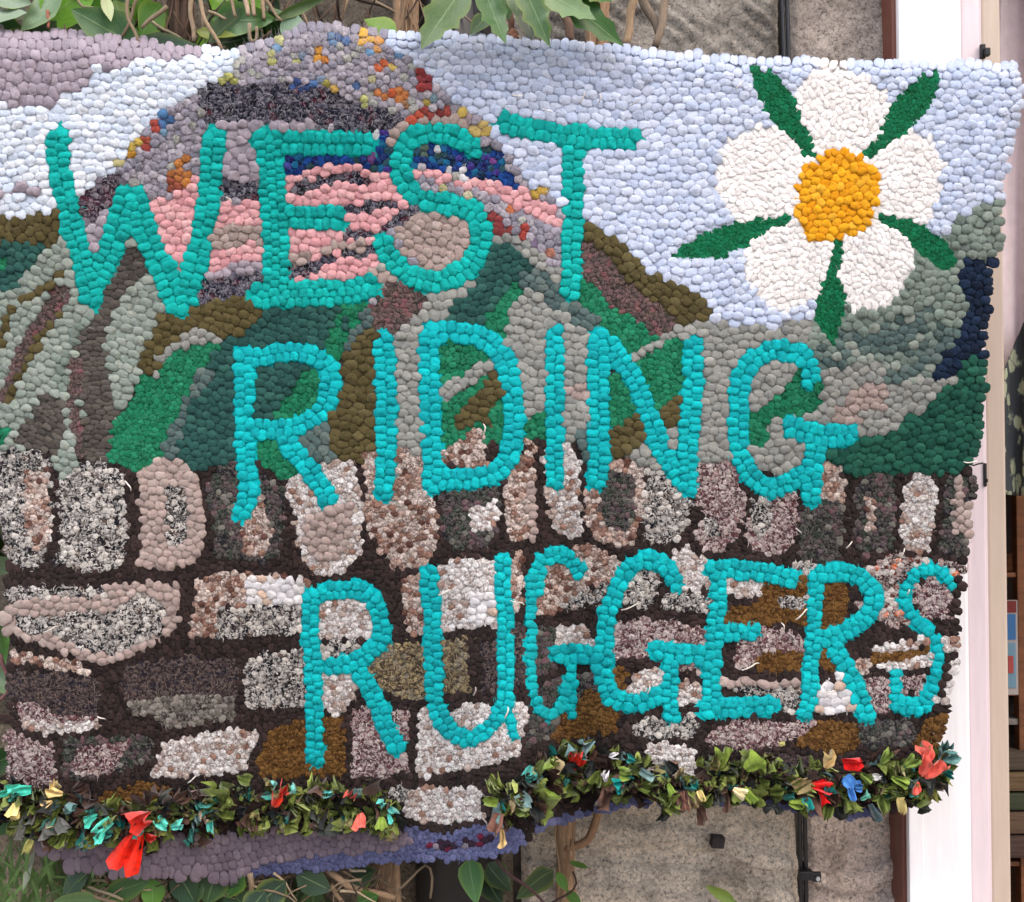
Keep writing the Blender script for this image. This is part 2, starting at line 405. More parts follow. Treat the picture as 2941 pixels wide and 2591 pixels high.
# patch lines: yarn, part name, row angle in degrees (loop length direction), label or -, outline
PATCH = """
sky sky_patch 0 | pale blue sky patch | A -400,0 2000,0 C 2100,100 2100,2000 F 2000,500 A -400,1800
skyw sky_patch 0 | bright white-blue sky patch at left | A -400,0 1500,100 1400,285 1370,340 1250,480 1100,560 1000,640 880,720 720,900 640,1010 560,1060 450,1160 340,1250 170,1260 -400,1250
cloud cloud_patch 0 | mauve grey cloud patch | A -400,0 300,0 850,235 1060,260 1190,310 1130,330 800,345 740,390 540,400 500,510 340,570 310,640 200,640 90,630 0,580 -400,580
cloud cloud_patch 0 | small mauve cloud streak | A -400,1080 60,1075 220,1070 210,1120 60,1135 -400,1140
lav hill_patch 30 | lavender grey wool hill with coloured flecks | A 1370,340 1500,200 1700,100 2000,100 B 200,100 220,270 330,340 400,380 490,480 560,560 680,620 740,700 820,780 870,880 960,950 1050,1080 1120,1100 1220,1200 1225,1530 700,1650 0,1790 A 450,1800 440,1250 480,1120 640,1010 720,900 880,720 1000,640 1100,560 1250,480
navyt hill_band 0 | navy and maroon tweed band | A 1200,480 1400,490 1640,490 1900,520 B 0,590 200,620 300,660 290,720 150,760 0,745 A 1830,730 1800,690 1640,680 1400,690 1180,690 1130,580
mauve hill_band 90 | mauve band beside the letter E | A 1180,690 1500,690 1830,700 1830,770 1460,770 1480,850 1480,1040 1300,1050 1270,850 1310,780 1170,790
navyt hill_band 0 | - | A 1240,1050 1500,1040 1500,1160 1240,1140
pink hill_band 0 | pink band between W and E | A 1220,1180 1510,1150 1520,1300 1230,1320
taupe hill_band 0 | - | A 1230,1310 1520,1290 1520,1400 1220,1420
pink hill_band 0 | - | A 1200,1420 1520,1400 1520,1490 1400,1530 1240,1590 1170,1580
mauve hill_band 0 | - | A 1160,1590 1400,1510 1530,1490 1530,1560 1300,1610 1120,1650
navyt hill_band 0 | - | A 1120,1650 1300,1600 1530,1560 1530,1680 1430,1710 1300,1730 1170,1790 1100,1720
maroont hill_band 20 | maroon tweed patch inside the W | A 440,1180 560,1050 650,1000 760,1050 700,1130 660,1160 560,1250 500,1340 450,1300
mauve hill_band 0 | - | A 670,1160 640,1300 580,1430 520,1520 480,1400 500,1340 580,1240
pink hill_band 0 | pink wedge inside the W | A 1040,1080 1150,990 1160,1150 1140,1300 1090,1420 1050,1550 1025,1610 980,1480 900,1400 860,1290 850,1180 900,1140 1000,1140
pink hill_patch 0 | pink patch inside the E | A 1640,1010 1800,970 2000,940 B 270,990 290,1110 370,1160 330,1230 150,1390 160,1480 180,1540 130,1620 A 1640,1620
royal hill_band 0 | royal blue speckled band under the E's top bar | A 1630,920 1800,890 2000,880 B 130,760 260,760 270,880 270,990 100,965 0,935 A 1900,950 1720,1000 1640,1025
navyt hill_band -10 | - | A 1640,1090 1850,1010 2000,990 B 100,1010 180,1040 170,1060 60,1060 A 1950,1050 1750,1110 1640,1130
navyt hill_band 0 | - | A 1900,1210 2000,1200 B 20,1180 150,1160 280,1180 290,1215 150,1215 20,1215 A 1960,1250
navyt hill_band -25 | - | B 400,1190 400,1225 300,1290 180,1360 60,1385 A 1990,1370 1995,1330 B 60,1340 180,1310 280,1230
taupe hill_band -15 | - | A 1650,1480 1800,1450 1900,1400 2000,1380 B 60,1390 150,1390 160,1440 60,1440 A 1900,1450 1700,1530 1650,1540
navyt hill_band -15 | - | A 1650,1560 1800,1500 2000,1450 B 60,1440 170,1430 160,1480 20,1480 A 1900,1510 1800,1560 1690,1610
taupe hill_band 0 | taupe rim over the S | B 230,880 240,760 300,690 450,680 620,655 690,700 780,850 700,780 560,720 350,740
royal hill_band -20 | royal blue speckled band inside the S | B 350,840 480,830 620,850 700,890 770,830 840,850 900,950 1000,1095 880,1065 780,1015 650,1010 500,975 350,950
pink hill_band -25 | pink band running right from the S | B 360,960 520,980 640,1030 760,1020 1030,1100 1130,1170 1230,1270 1230,1320 1100,1280 950,1190 850,1120 700,1090 540,1060 370,990
taupe hill_patch 20 | taupe patch cupped in the S | B 330,1260 430,1200 560,1200 690,1250 720,1330 720,1430 650,1520 500,1570 420,1550 350,1480 280,1400 210,1370
taupe hill_patch 0 | - | B 120,1550 200,1540 310,1640 180,1700 120,1760
olive hill_patch 90 | olive hill strip at left | A -400,1250 180,1250 360,1210 390,1380 250,1420 -400,1440
teal hill_patch 30 | dark teal patch at left | A -400,1430 150,1400 280,1420 220,1500 130,1600 60,1660 -400,1800
green field_patch 0 | - | A -400,1470 40,1480 30,1560 -400,1580
sage hill_patch 20 | pale sage slope at left | A -400,1790 60,1660 220,1490 300,1400 430,1370 560,1700 650,1500 760,1400 830,1500 960,1770 D 930,110 880,250 820,380 800,460 700,620 640,800 630,970 300,980 0,900 -400,900
olive hill_stripe -45 | - | A 240,1640 330,1540 380,1560 280,1660 180,1740 D 160,40 80,120 70,200 30,280 -60,420 -400,600 -400,420 -40,280 0,180 60,100 A 150,1700
speck hill_stripe -50 | maroon speckled stripe on the sage slope | D 290,0 400,-20 310,180 200,290 130,440 80,520 20,600 -10,560 60,470 110,300 180,180 A 330,1640 410,1640 D 400,10
charc hill_stripe 0 | charcoal brown stripe | A 760,1400 830,1450 850,1570 720,1680 640,1790 D 650,120 600,200 590,300 620,430 640,560 660,700 650,960 540,970 470,940 480,700 460,560 480,430 440,330 480,220 540,130 590,30 A 660,1600
speck hill_stripe 0 | - | D 400,350 470,360 475,500 455,600 475,700 485,900 420,980 430,800 410,600 410,480
olive hill_stripe -60 | - | D 20,560 60,520 150,330 230,220 330,100 360,120 260,260 180,380 100,540 30,640 0,640
sageg hill_stripe 60 | - | D 330,480 400,300 420,200 470,140 500,160 440,300 400,420 380,540 340,560
charc hill_patch 35 | charcoal brown hollow | D 250,560 330,560 380,680 370,830 300,960 200,900 110,860 100,760 220,650
green field_patch 0 | - | D -400,750 50,750 40,800 10,860 -400,870
olive hill_patch 10 | olive arc over the green leaf shape | D 930,110 1020,80 A 1060,1780 1290,1710 1450,1670 1540,1770 D 1560,100 1460,170 1390,210 1290,240 1240,220 1080,210 1000,290 930,360 880,460 820,460 815,380 850,280 890,170
teal hill_patch 15 | dark teal hill around the R | D 1400,220 1540,110 1560,40 1700,40 2000,40 E 100,0 D 1990,180 1900,290 1850,420 1850,640 1700,760 1400,900 1370,950 1200,1070 1130,1000 1010,930 940,900 960,820 1060,640 1130,430 1250,290 1300,240
greylt hill_stripe -35 | - | D 1070,220 1240,205 1260,255 1100,290 1000,370 940,440 880,480 910,380 990,290
green field_patch -50 | bright green leaf-shaped field | D 980,360 1100,300 1230,270 1250,310 1130,420 1120,470 1110,560 1010,720 960,830 880,970 800,990 740,1010 640,960 625,840 700,680 790,600 815,460 900,460
slate hill_stripe 10 | - | D 1130,410 1250,440 1180,560 1080,650 1040,800 1010,930 910,930 960,790 1060,620
green field_patch -30 | - | D 1740,440 1850,430 1870,600 1740,710 1570,710 1600,620 1680,560
green field_patch 40 | - | D 1470,840 1610,850 1660,930 1730,1010 1640,1065 1560,1055 1480,930
slate hill_patch 60 | - | D 1870,640 1950,600 1920,750 1920,900 1890,970 1780,910 1690,860 1760,740
green field_patch 70 | - | D 1990,60 1990,330 1880,330 1900,220 E 0,20 130,20 120,60 100,150 50,260 -20,310 -60,250
olive hill_patch 0 | olive column left of the letter I | E 130,100 180,60 180,250 175,900 100,990 40,980 -60,900 D 1900,910 1870,760 1920,680 1970,560 E 0,300 40,230
slate hill_stripe 60 | - | E 100,60 150,110 60,230 0,300 -20,280 40,180
speck hill_patch 0 | maroon speckled patch above the letter I | E 140,70 B 120,1770 240,1640 330,1640 430,1670 450,1760 E 430,50 370,110 300,220 280,260 150,260 150,120
greylt hill_patch 0 | light grey column between I and D | E 270,250 340,130 430,60 B 430,1750 600,1640 720,1600 760,1600 690,1700 640,1770 E 590,140 430,190 420,300 430,600 440,940 350,940 260,890 265,500
teal hill_patch -20 | dark teal hill above the D | B 810,1430 830,1400 920,1360 1000,1430 1100,1500 1190,1590 1230,1620 1230,1700 1100,1700 1000,1760 960,1640 880,1720 840,1790 E 820,60 770,180 570,150 620,50 B 640,1720 740,1600 800,1500
greylt hill_stripe 40 | - | B 820,1320 960,1360 1080,1450 1180,1530 1230,1560 1230,1640 1100,1560 960,1430 820,1390
slate hill_patch 20 | - | B 1000,1560 1120,1540 1220,1640 1230,1690 1330,1740 1400,1790 E 1460,130 1470,230 1360,220 1300,130 1150,60 1100,0 B 1000,1650
green field_patch 70 | green strip above the D's bowl | B 960,1630 1000,1630 960,1750 900,1790 E 940,20 920,130 920,250 880,280 810,240 770,160 840,90 880,20
greylt hill_patch 10 | light grey hill around the second I | E 950,20 B 1000,1690 1080,1650 E 1100,-20 1150,60 1250,130 1380,200 1390,450 1390,820 1300,850 1230,900 1060,880 1010,830 990,600 980,450 940,330 900,250 915,130
taupe hill_patch 0 | - | E 1230,500 1390,510 1390,580 1250,600
green field_patch 20 | - | E 1060,680 1160,680 1150,880 1060,850 1010,790
slate hill_stripe 80 | - | E 1310,800 1410,780 1410,970 1340,970 1300,880
green field_patch 10 | green field inside the letter D | E 520,280 700,280 840,310 840,350 740,380 640,460 530,510
greylt hill_stripe -40 | - | E 530,505 640,460 750,390 840,340 890,370 870,410 780,460 690,510 600,590 530,660
green field_patch -45 | - | E 580,620 720,510 790,460 820,490 880,560 910,700 920,850 850,860 800,960 560,910 530,850 530,650
olive hill_patch 20 | olive patch inside the letter D | E 600,720 650,640 740,550 860,430 890,500 880,590 800,680 850,780 740,730 620,790
speck hill_patch 0 | maroon speckled patch right of the T | B 1340,1380 1480,1470 1560,1590 1680,1700 1790,1790 E 1900,150 1910,220 1770,250 1720,180 1620,110 1500,70 1480,-20 B 1400,1620 1330,1500
olive hill_patch 45 | olive band rising behind the T | B 1350,1255 1450,1310 1550,1390 1680,1520 1810,1610 1990,1680 C 120,1690 200,1790 F 210,90 120,150 0,180 E 1880,160 1780,20 B 1690,1700 1600,1600 1500,1480 1350,1385
green field_patch 60 | green slope right of the T's foot | B 1330,1590 1440,1670 1530,1790 E 1510,70 1620,110 1720,190 1780,250 1720,340 1620,360 1480,230 1420,90 1300,0 B 1320,1720
greylt hill_patch 0 | grey hill line above the G | E 1590,350 1800,220 1900,170 2000,150 F 140,125 330,170 560,180 810,130 840,240 800,320 400,300 330,430 310,980 120,980 140,250 E 2000,220 1870,260 1760,320 1650,400
green field_patch 20 | green field between N strokes | E 1640,395 1770,310 1870,250 1960,230 1960,570 1900,570 1760,650 1710,570 1690,470
green field_patch 30 | green field inside the N | E 1490,460 1590,470 1660,600 1690,690 1560,770 1470,800
olive hill_patch 20 | - | E 1470,800 1600,720 1690,680 1730,760 1650,830 1590,910 1500,960
olive hill_patch 20 | - | E 1730,680 1860,580 1940,580 1940,730 1860,780 1780,790
greylt hill_patch 30 | - | E 1580,910 1740,810 1790,870 1820,1010 1680,990 1610,940
greylt hill_patch 60 | - | E 1820,780 1930,740 1930,970 1870,980 1830,860
sageg hill_patch 0 | sage grey hillside below the flower | F 780,150 820,0 C 940,1700 1150,1700 1290,1600 1350,1440 1400,1400 1500,1450 1600,1500 1520,1350 1610,1280 1750,1190 1900,1120 2000,1130 2000,1800 F 1900,200 1700,300 1500,470 1000,480 780,350
sagemix hill_patch 0 | mixed slate and sage hillside | F 930,200 1100,200 1300,110 1450,150 1640,200 1500,440 1420,500 1200,520 1000,450 800,400 780,300 900,280
slate hill_stripe 5 | - | F 790,330 900,380 1050,440 1250,440 1420,350 1520,220 1570,240 1470,400 1300,490 1050,480 880,430 790,390
slate hill_stripe -15 | - | F 930,200 1060,240 1200,230 1330,160 1430,60 1470,80 1390,200 1230,285 1050,290 930,250
greylt hill_patch -20 | light grey ridge right of the G | F 800,420 1000,410 1200,400 1200,520 1400,480 1630,450 1500,560 1480,620 1200,770 1040,860 980,760 800,740 650,720 520,700 690,640 800,560
taupe hill_patch 0 | pinkish taupe patch on the grey ridge | F 1050,520 1150,480 1210,560 1200,640 1070,660 1060,840 960,760 870,710 900,640 980,590
forest hill_patch -15 | forest green slope at the right edge | F 1800,330 1800,600 1760,800 1720,1010 1520,1050 1400,1020 1290,1040 1000,1050 890,970 840,880 980,850 1070,850 1200,780 1480,620 1500,560 1620,470 1690,350
navy hill_patch 0 | navy blue strip on the right edge | C 1650,1500 1750,1465 1840,1580 1820,1790 F 1800,60 1790,330 1690,340 1640,430 1560,470 1470,490 1480,400 1580,310 1650,200 1690,50 C 1630,1600
greylt hill_patch 10 | grey patch inside the G | F 420,430 560,350 690,380 700,450 600,560 510,640 400,660 390,540
green field_patch -30 | green stripe inside the G | F 690,430 770,490 850,510 810,650 650,690 540,700 530,840 420,870 390,680 500,650 600,580 680,500
greylt hill_patch 0 | - | F 520,700 680,690 660,780 760,850 740,990 600,1040 430,970 430,860 530,840
dark mortar_line 80 | dark brown lines between the wall stones | D -400,870 200,900 620,960 780,1020 1130,1020 1370,960 1500,960 1640,1060 2000,960 E 100,960 270,930 440,960 560,900 800,840 1020,810 1330,850 1340,960 1500,950 1680,980 1820,1010 F 120,970 300,970 440,980 600,1030 730,980 850,970 1000,1040 1300,1040 1530,1040 1760,960 2000,1000 I 2000,1700 G 0,1800 -400,1400
bw wall_stone 10 | black and white upright stone at the left edge | D -400,900 200,880 290,960 300,1400 220,1560 60,1540 20,1400 -400,1500
cream wall_stone 0 | - | D 140,1000 270,1000 290,1200 280,1400 200,1480 140,1300
bw wall_stone 10 | black and white tweed upright stone | D 350,1070 430,980 560,940 680,1000 720,1080 740,1400 700,1550 500,1590 330,1540 360,1380 330,1200
sage hill_stripe 0 | - | D 290,900 430,900 430,1020 350,1080 300,960
taupe wall_stone 0 | taupe rounded stone with a dark core | D 790,1000 900,930 1010,940 1080,980 1150,1080 1180,1250 1170,1400 1140,1520 1060,1560 960,1575 800,1560 800,1470 820,1300 790,1120
bw wall_stone 0 | - | D 950,1100 1050,1090 1080,1200 1070,1350 1040,1430 960,1420 950,1250
greent wall_stone 0 | green and maroon tweed stone under the R | D 1190,1080 1320,950 1560,1050 1640,1110 1630,1300 1600,1500 1480,1530 1230,1490 1230,1330 1200,1200
cream wall_stone 0 | - | D 1420,1210 1510,1140 1540,1250 1570,1370 1520,1500 1400,1490 1380,1350
whitet wall_stone 0 | white speckled stone with a taupe core | D 1650,1060 1720,1030 1860,960 2000,940 E 60,1040 80,1300 70,1500 -60,1600 D 1830,1610 1760,1540 1690,1400 1690,1250 1650,1120
taupe wall_stone 0 | - | D 1740,1250 1860,1220 2000,1190 E 20,1200 30,1420 -60,1530 D 1850,1540 1740,1430
cream wall_stone 0 | rusty cream stone under the letter I | E 90,920 150,890 330,880 420,940 440,1080 500,1170 520,1300 510,1450 430,1540 370,1580 260,1570 180,1450 110,1330 100,1100
greent wall_stone 0 | grey green stone under the D | E 530,1090 700,1070 860,1060 870,1180 850,1360 780,1440 620,1460 530,1360 540,1250
whitet wall_stone 0 | - | E 700,1230 840,1180 880,1250 830,1350 720,1350
cream wall_stone 0 | cream stone inside the D | E 550,910 620,850 720,780 780,780 800,980 700,980 550,960
cream wall_stone 0 | narrow brown and cream stone | E 900,1030 1000,950 1030,820 1080,860 1070,1000 1085,1390 1010,1410 930,1390 900,1250
taupe wall_stone 0 | - | E 1020,1060 1085,1060 1085,1400 1020,1400
whitet wall_stone 0 | pale cream stone under the second I | E 1100,900 1140,850 1280,840 1320,950 1340,1100 1340,1380 1240,1380 1170,1300 1130,1180
cream wall_stone 0 | stone with rusty rim and grey green core | E 1370,1100 1490,1060 1510,960 1620,950 1690,1010 1690,1250 1640,1420 1530,1430 1400,1380 1360,1250
greent wall_stone 0 | - | E 1470,1110 1520,1000 1650,1030 1650,1300 1560,1370 1470,1300 1430,1200
bw wall_stone 0 | black and white stone under the N | E 1720,1000 1850,1020 1960,1080 1980,1200 1930,1350 1850,1430 1720,1400 1690,1250 1700,1100
marw wall_stone 0 | maroon and white stone between N and G | F 120,970 310,960 350,1050 400,1150 380,1300 330,1400 240,1480 140,1450 90,1370 170,1270 110,1150
bw wall_stone 0 | - | F 150,1280 250,1270 240,1380 160,1380
marw wall_stone 0 | maroon and white stone under the G | F 430,1190 560,1180 690,1120 700,1250 690,1380 620,1480 500,1490 410,1420 410,1300
bw wall_stone 0 | - | F 430,1180 540,1170 540,1350 470,1390 420,1330
greent wall_stone 0 | - | F 720,1160 840,1150 840,990 940,1000 960,1150 960,1350 940,1480 840,1540 700,1500 700,1350
cream wall_stone 0 | - | F 830,980 930,990 970,1090 950,1180 830,1170
greent wall_stone 0 | green tweed stone with a pale stripe | F 1020,1120 1100,1030 1210,1020 1270,1090 1260,1300 1230,1440 1100,1490 1020,1430 1040,1250
cream wall_stone 0 | - | F 1090,1160 1145,1160 1150,1350 1090,1350
whitet wall_stone 0 | pale cream oval stone near the right edge | F 1330,1060 1430,1010 1490,1080 1500,1200 1470,1330 1450,1460 1380,1480 1300,1440 1290,1300 1310,1150
greent wall_stone 0 | last upright stone on the right edge | F 1540,1060 1620,1000 1760,1020 1760,1200 1740,1400 1720,1510 1510,1460 1550,1250
taupe wall_stone 0 | - | F 1590,1040 1660,1030 1665,1200 1670,1370 1590,1370
taupe wall_stone 0 | long stone with taupe rim and speckled core | D 70,1690 600,1700 640,1660 850,1640 1020,1650 1035,1780 G 1030,130 1000,250 880,340 760,380 620,430 480,420 420,380 240,330 90,280 50,180 40,40
bw wall_stone 0 | - | G 90,170 300,150 640,130 800,20 930,80 940,230 800,310 640,370 480,340 300,250 110,240
bw wall_stone 0 | - | D 50,1670 600,1680 600,1730 50,1740
cream wall_stone 0 | rust and white stone left of the lower R | D 1130,1620 1280,1590 1740,1600 1780,1680 1780,1790 G 1770,100 1250,100 1230,270 1100,290 1090,200 1130,50
white wall_stone 0 | - | D 1400,1610 1740,1610 1750,1760 G 1740,100 1400,90
bw wall_stone 0 | - | G 1260,110 1770,90 1770,270 1560,260 1230,290
darkt wall_stone 0 | dark plum tweed stone | G 720,450 1060,390 1360,420 1370,600 1330,660 740,660 700,560
darkt wall_stone 0 | dark plum tweed stone at the left edge | G 50,480 300,480 560,520 570,600 550,690 560,750 300,740 130,640 40,620
cream wall_stone 15 | - | G 70,350 200,380 440,420 540,490 520,510 380,470 200,440 70,420
greyt wall_stone 0 | grey tweed stone | G 740,640 1050,600 1350,620 1340,760 1200,760 960,800 870,730 760,720
marw wall_stone 0 | - | G 110,650 220,650 290,720 560,740 580,790 330,830 130,800
whitet wall_stone 0 | - | G 130,765 560,765 580,800 350,835 130,815
bw wall_stone 0 | black and cream stone left of the lower R | G 1410,430 1560,360 1790,330 1800,690 1600,680 1430,700 1400,600
marw wall_stone 0 | maroon and white stone in the lower left corner | G 50,800 180,870 310,890 320,1100 220,1150 60,1090 60,900
greent wall_stone 0 | dark green tweed stone with a maroon core | G 360,860 560,850 870,850 870,990 700,1050 520,1090 350,1080 370,960
marw wall_stone 0 | - | G 440,900 760,890 680,1010 640,1080 430,1070
whitet wall_stone 0 | slanted white speckled stone | G 960,880 1100,850 1300,820 1430,790 1490,830 1440,930 1400,1050 1200,1070 970,1090 870,1070 900,980
brown wall_stone 0 | golden brown stone around the R's foot | G 1550,830 1760,740 1970,750 1985,1080 1800,1080 1480,1080 1480,960
brown wall_stone 0 | golden brown stone above the rag fringe | G 560,1190 850,1100 1000,1150 960,1200 760,1260 680,1320 570,1310
whitet wall_stone 0 | white stone in the lower R's bowl | G 1810,80 1950,40 H 60,40 160,120 160,240 60,280 G 1900,285 1810,265
bw wall_stone 0 | - | G 1820,320 2000,300 H 100,300 20,390 G 1830,390
whitet wall_stone 0 | - | G 1840,500 2000,480 H 40,500 40,640 G 1950,720 1840,700
cream wall_stone 90 | - | E 300,1640 400,1580 430,1780 H 440,250 340,260 320,120 310,0
gold wall_stone 0 | six-sided stone with gold specks | H 130,470 240,320 440,310 460,560 430,630 260,620 170,520
whitet wall_stone 0 | white stone in the top of the U | E 500,1590 600,1510 860,1510 870,1780 H 870,150 830,220 700,220 560,240 520,120 520,0
white wall_stone 0 | - | H 690,20 860,20 860,140 830,215 690,215
gold wall_stone 0 | - | H 550,300 680,280 700,590 540,600
darkt wall_stone 0 | - | H 780,320 880,280 890,600 770,590
whitet wall_stone 0 | white stone around the U's foot | H 410,690 500,690 560,690 780,650 860,690 960,650 1045,680 1005,860 975,950 800,1020 600,1060 400,1080 400,940
cream wall_stone 90 | - | E 930,1490 1000,1460 1000,1700 H 990,100 960,160 930,50
darkt wall_stone 0 | - | H 940,200 1030,200 1040,540 950,560
cream wall_stone 0 | cream stone in the first G's top | E 1080,1640 1100,1480 1130,1440 1280,1450 1400,1420 1560,1520 1530,1620 1470,1640 1380,1680 1330,1780 H 1100,160 1070,100
bw wall_stone 0 | - | E 1370,1690 1470,1650 1490,1780 H 1400,90 1200,100
greent wall_stone 0 | - | H 1060,230 1190,230 1200,450 1100,490 1060,440
whitet wall_stone 0 | - | H 1190,210 1400,210 1400,320 1190,330
greent wall_stone 0 | - | H 1070,570 1210,500 1230,620 1150,690 1070,650
greent wall_stone 0 | - | H 1300,500 1430,470 1430,600 1300,700
brown wall_stone 0 | golden brown stone below the two Gs | H 1380,580 1440,600 1560,700 1550,810 1400,850 1200,880 1130,850 1220,770
greent wall_stone 0 | - | H 1040,730 1120,770 1220,760 1150,870 1020,920
bw wall_stone 90 | - | E 1630,1620 1720,1550 1790,1600 1750,1780 H 1740,110 1560,110 1570,0
bw wall_stone 0 | - | H 1820,20 2000,20 I 200,60 200,130 0,120 H 1810,110
whitet wall_stone 0 | white stone between the second G and E | E 1870,1480 1980,1430 F 60,1440 200,1530 210,1680 0,1690 E 1900,1680
marw wall_stone 0 | maroon and white stone inside the second G | H 1520,190 1700,170 2000,220 I 170,250 180,330 0,320 H 1900,310 1780,320 1740,390 1520,400
brown wall_stone 0 | - | H 1500,450 1600,450 1580,580 1500,570
whitet wall_stone 0 | - | H 1660,470 1800,460 1800,560 1700,620 1620,590
marw wall_stone 0 | - | H 1890,430 2000,420 I 150,330 180,320 160,440 130,480 0,480 H 1890,480
whitet wall_stone 0 | - | H 1880,540 2000,530 I 150,540 155,660 0,670 H 1880,640
bw wall_stone 0 | - | H 1640,800 1750,720 1830,750 2000,720 I 130,720 100,840 0,860 H 1800,860 1610,850
whitet wall_stone 0 | pale stone breaking through the right rag fringe | H 1720,890 1830,890 2000,920 I 110,950 100,1100 0,1120 H 1900,1090 1720,1080
whitet wall_stone 0 | - | F 270,1630 490,1640 480,1720 400,1740 270,1720
brown wall_stone 0 | golden brown stone between E and R | F 500,1660 640,1650 770,1590 770,1780 I 760,200 430,200 270,190 270,110 480,80
bw wall_stone 0 | - | F 640,1540 790,1530 770,1600 690,1650
bw wall_stone 0 | - | I 560,60 750,30 750,120 620,110
marw wall_stone 0 | maroon and white stone between E and R | I 470,230 640,240 760,290 760,360 500,360 430,460 340,450 350,310 440,310
brown wall_stone 0 | - | I 440,430 510,350 740,370 740,465 480,470
taupe wall_stone 0 | - | I 250,515 730,525 730,570 250,570
bw wall_stone 0 | - | I 240,570 740,570 740,620 690,710 550,710 540,620
marw wall_stone 0 | long maroon and white stone below the E | I 190,830 290,770 780,770 800,800 600,900 360,920 180,890
brown wall_stone 0 | golden brown stone below the last R | I 820,765 1040,780 1055,880 960,960 800,930 680,880
brown wall_stone 0 | golden brown stone in the last R's bowl | F 850,1670 960,1640 1000,1700 970,1780 I 965,240 830,240 830,60
rust wall_stone 0 | - | I 1040,50 1110,80 1090,180 1030,190
brown wall_stone 0 | - | I 810,320 890,390 900,460 810,470
white wall_stone 0 | white stone under the last R | I 800,540 960,490 1010,600 1030,710 830,730 790,640
rust wall_stone 0 | rust and white speckled stone around the last S | F 1040,1590 1250,1470 1440,1510 1690,1530 1680,1620 1600,1650 1480,1560 1350,1600 1280,1700 I 1280,100 1340,210 1150,210 1200,60 F 1190,1700 1100,1620
marw wall_stone 0 | maroon and white stone in the last S's top | F 1370,1670 1470,1610 1570,1690 1590,1780 I 1570,60 1580,160 1450,180 1370,60
whitet wall_stone 0 | - | I 1130,330 1400,285 1480,330 1300,365 1130,375
brown wall_stone 0 | - | I 1110,385 1460,340 1480,370 1250,415 1120,425
whitet wall_stone 0 | - | I 1150,430 1490,370 1490,445 1200,475
cream wall_stone 0 | - | I 1030,400 1130,420 1120,490 1050,490
marw wall_stone 0 | - | I 1090,500 1230,530 1240,650 1260,710 1130,730 1080,600
marw wall_stone 0 | - | I 1290,515 1440,505 1410,590 1300,590
whitet wall_stone 0 | - | I 1530,280 1640,260 1620,350 1540,355
whitet wall_stone 0 | - | I 1530,430 1600,420 1560,580 1490,670 1500,560
greent wall_stone 0 | dark green tweed stone below the last S | I 1060,760 1360,750 1385,850 1350,900 1150,920 1060,900
brown wall_stone 0 | golden brown stone in the lower right corner | I 1380,880 1440,760 1560,680 1530,880 1450,940 1380,930
darkt wall_stone 0 | - | I 470,950 780,970 800,1050 560,1100 450,1050
whitet wall_stone 0 | small pale stone between the two rag fringes | H 320,1150 600,1135 790,1150 750,1230 790,1310 560,1355 330,1310
bw wall_stone 0 | - | H 220,1150 340,1140 330,1240 250,1220
marw wall_stone 0 | maroon and white stone behind the R's leg | H 20,700 130,670 340,710 350,870 340,1040 200,1090 20,1080 30,830
purple border_strip -4 | mauve grey border strip along the bottom | G 200,1380 500,1400 1000,1400 1300,1400 1700,1380 2000,1340 H 260,1330 330,1390 390,1480 300,1500 0,1550 G 1450,1600 1430,1700 600,1700 200,1650
bluefz border_trim 0 | fuzzy violet blue trim on the bottom edge | H 290,1320 370,1370 560,1420 700,1380 850,1340 1000,1390 1060,1480 800,1600 0,1650 G 1450,1700 1440,1595 2000,1515 H 0,1540 320,1495 380,1460
plum border_trim 0 | - | H 460,1450 640,1440 840,1400 850,1450 640,1500 470,1490
bluefz border_trim 0 | - | H 1060,1360 1300,1285 1650,1205 2000,1215 I 0,1220 400,1195 800,1265 1000,1285 1230,1235 1260,1400 0,1400 H 1050,1500
petal petal 90 | top white petal of the flower | C 800,410 870,385 960,395 1040,430 1150,490 1190,540 1225,640 1215,740 1180,830 1110,900 1050,880 1000,840 930,840 870,870 800,900 770,830 720,720 685,600 710,500 750,440
petal petal 20 | left white petal of the flower | C 480,740 580,725 680,760 720,830 760,910 790,940 730,990 700,1060 670,1150 690,1220 600,1260 480,1280 380,1300 320,1220 270,1120 245,1000 280,880 340,800
petal petal -20 | right white petal of the flower | C 1310,750 1390,790 1450,820 1500,900 1520,1000 1500,1150 1450,1250 1390,1310 1300,1280 1190,1240 1130,1200 1180,1100 1185,1000 1150,950 1100,900 1180,820 1250,780
petal petal -50 | lower left white petal of the flower | C 480,1340 600,1290 700,1260 720,1330 780,1390 860,1390 920,1360 910,1450 890,1550 870,1650 800,1720 700,1760 580,1775 500,1700 430,1640 400,1560 410,1450 430,1380
petal petal 50 | lower right white petal of the flower | C 950,1380 1030,1350 1100,1300 1180,1270 1260,1300 1330,1350 1360,1420 1345,1550 1300,1660 1230,1740 1100,1770 1000,1760 930,1680 910,1560 950,1480
leafg leaf 50 | upper left green leaf of the flower | C 430,385 490,400 590,440 650,520 695,600 715,700 765,800 795,880 760,910 690,800 610,750 540,690 495,590 445,500
leafg leaf -50 | upper right green leaf of the flower | C 1510,420 1500,500 1465,590 1385,700 1295,780 1200,835 1120,905 1075,895 1165,800 1205,700 1235,600 1330,505 1430,440
leafg leaf -20 | left green leaf of the flower | C -25,1478 50,1415 150,1345 280,1305 440,1275 560,1250 665,1245 655,1285 560,1305 435,1375 400,1425 300,1445 290,1480 150,1485 0,1485
leafg leaf 35 | right green leaf of the flower | C 1165,1240 1290,1265 1425,1305 1535,1375 1595,1450 1620,1515 1560,1550 1495,1530 1395,1450 1345,1395 1285,1320 1195,1295
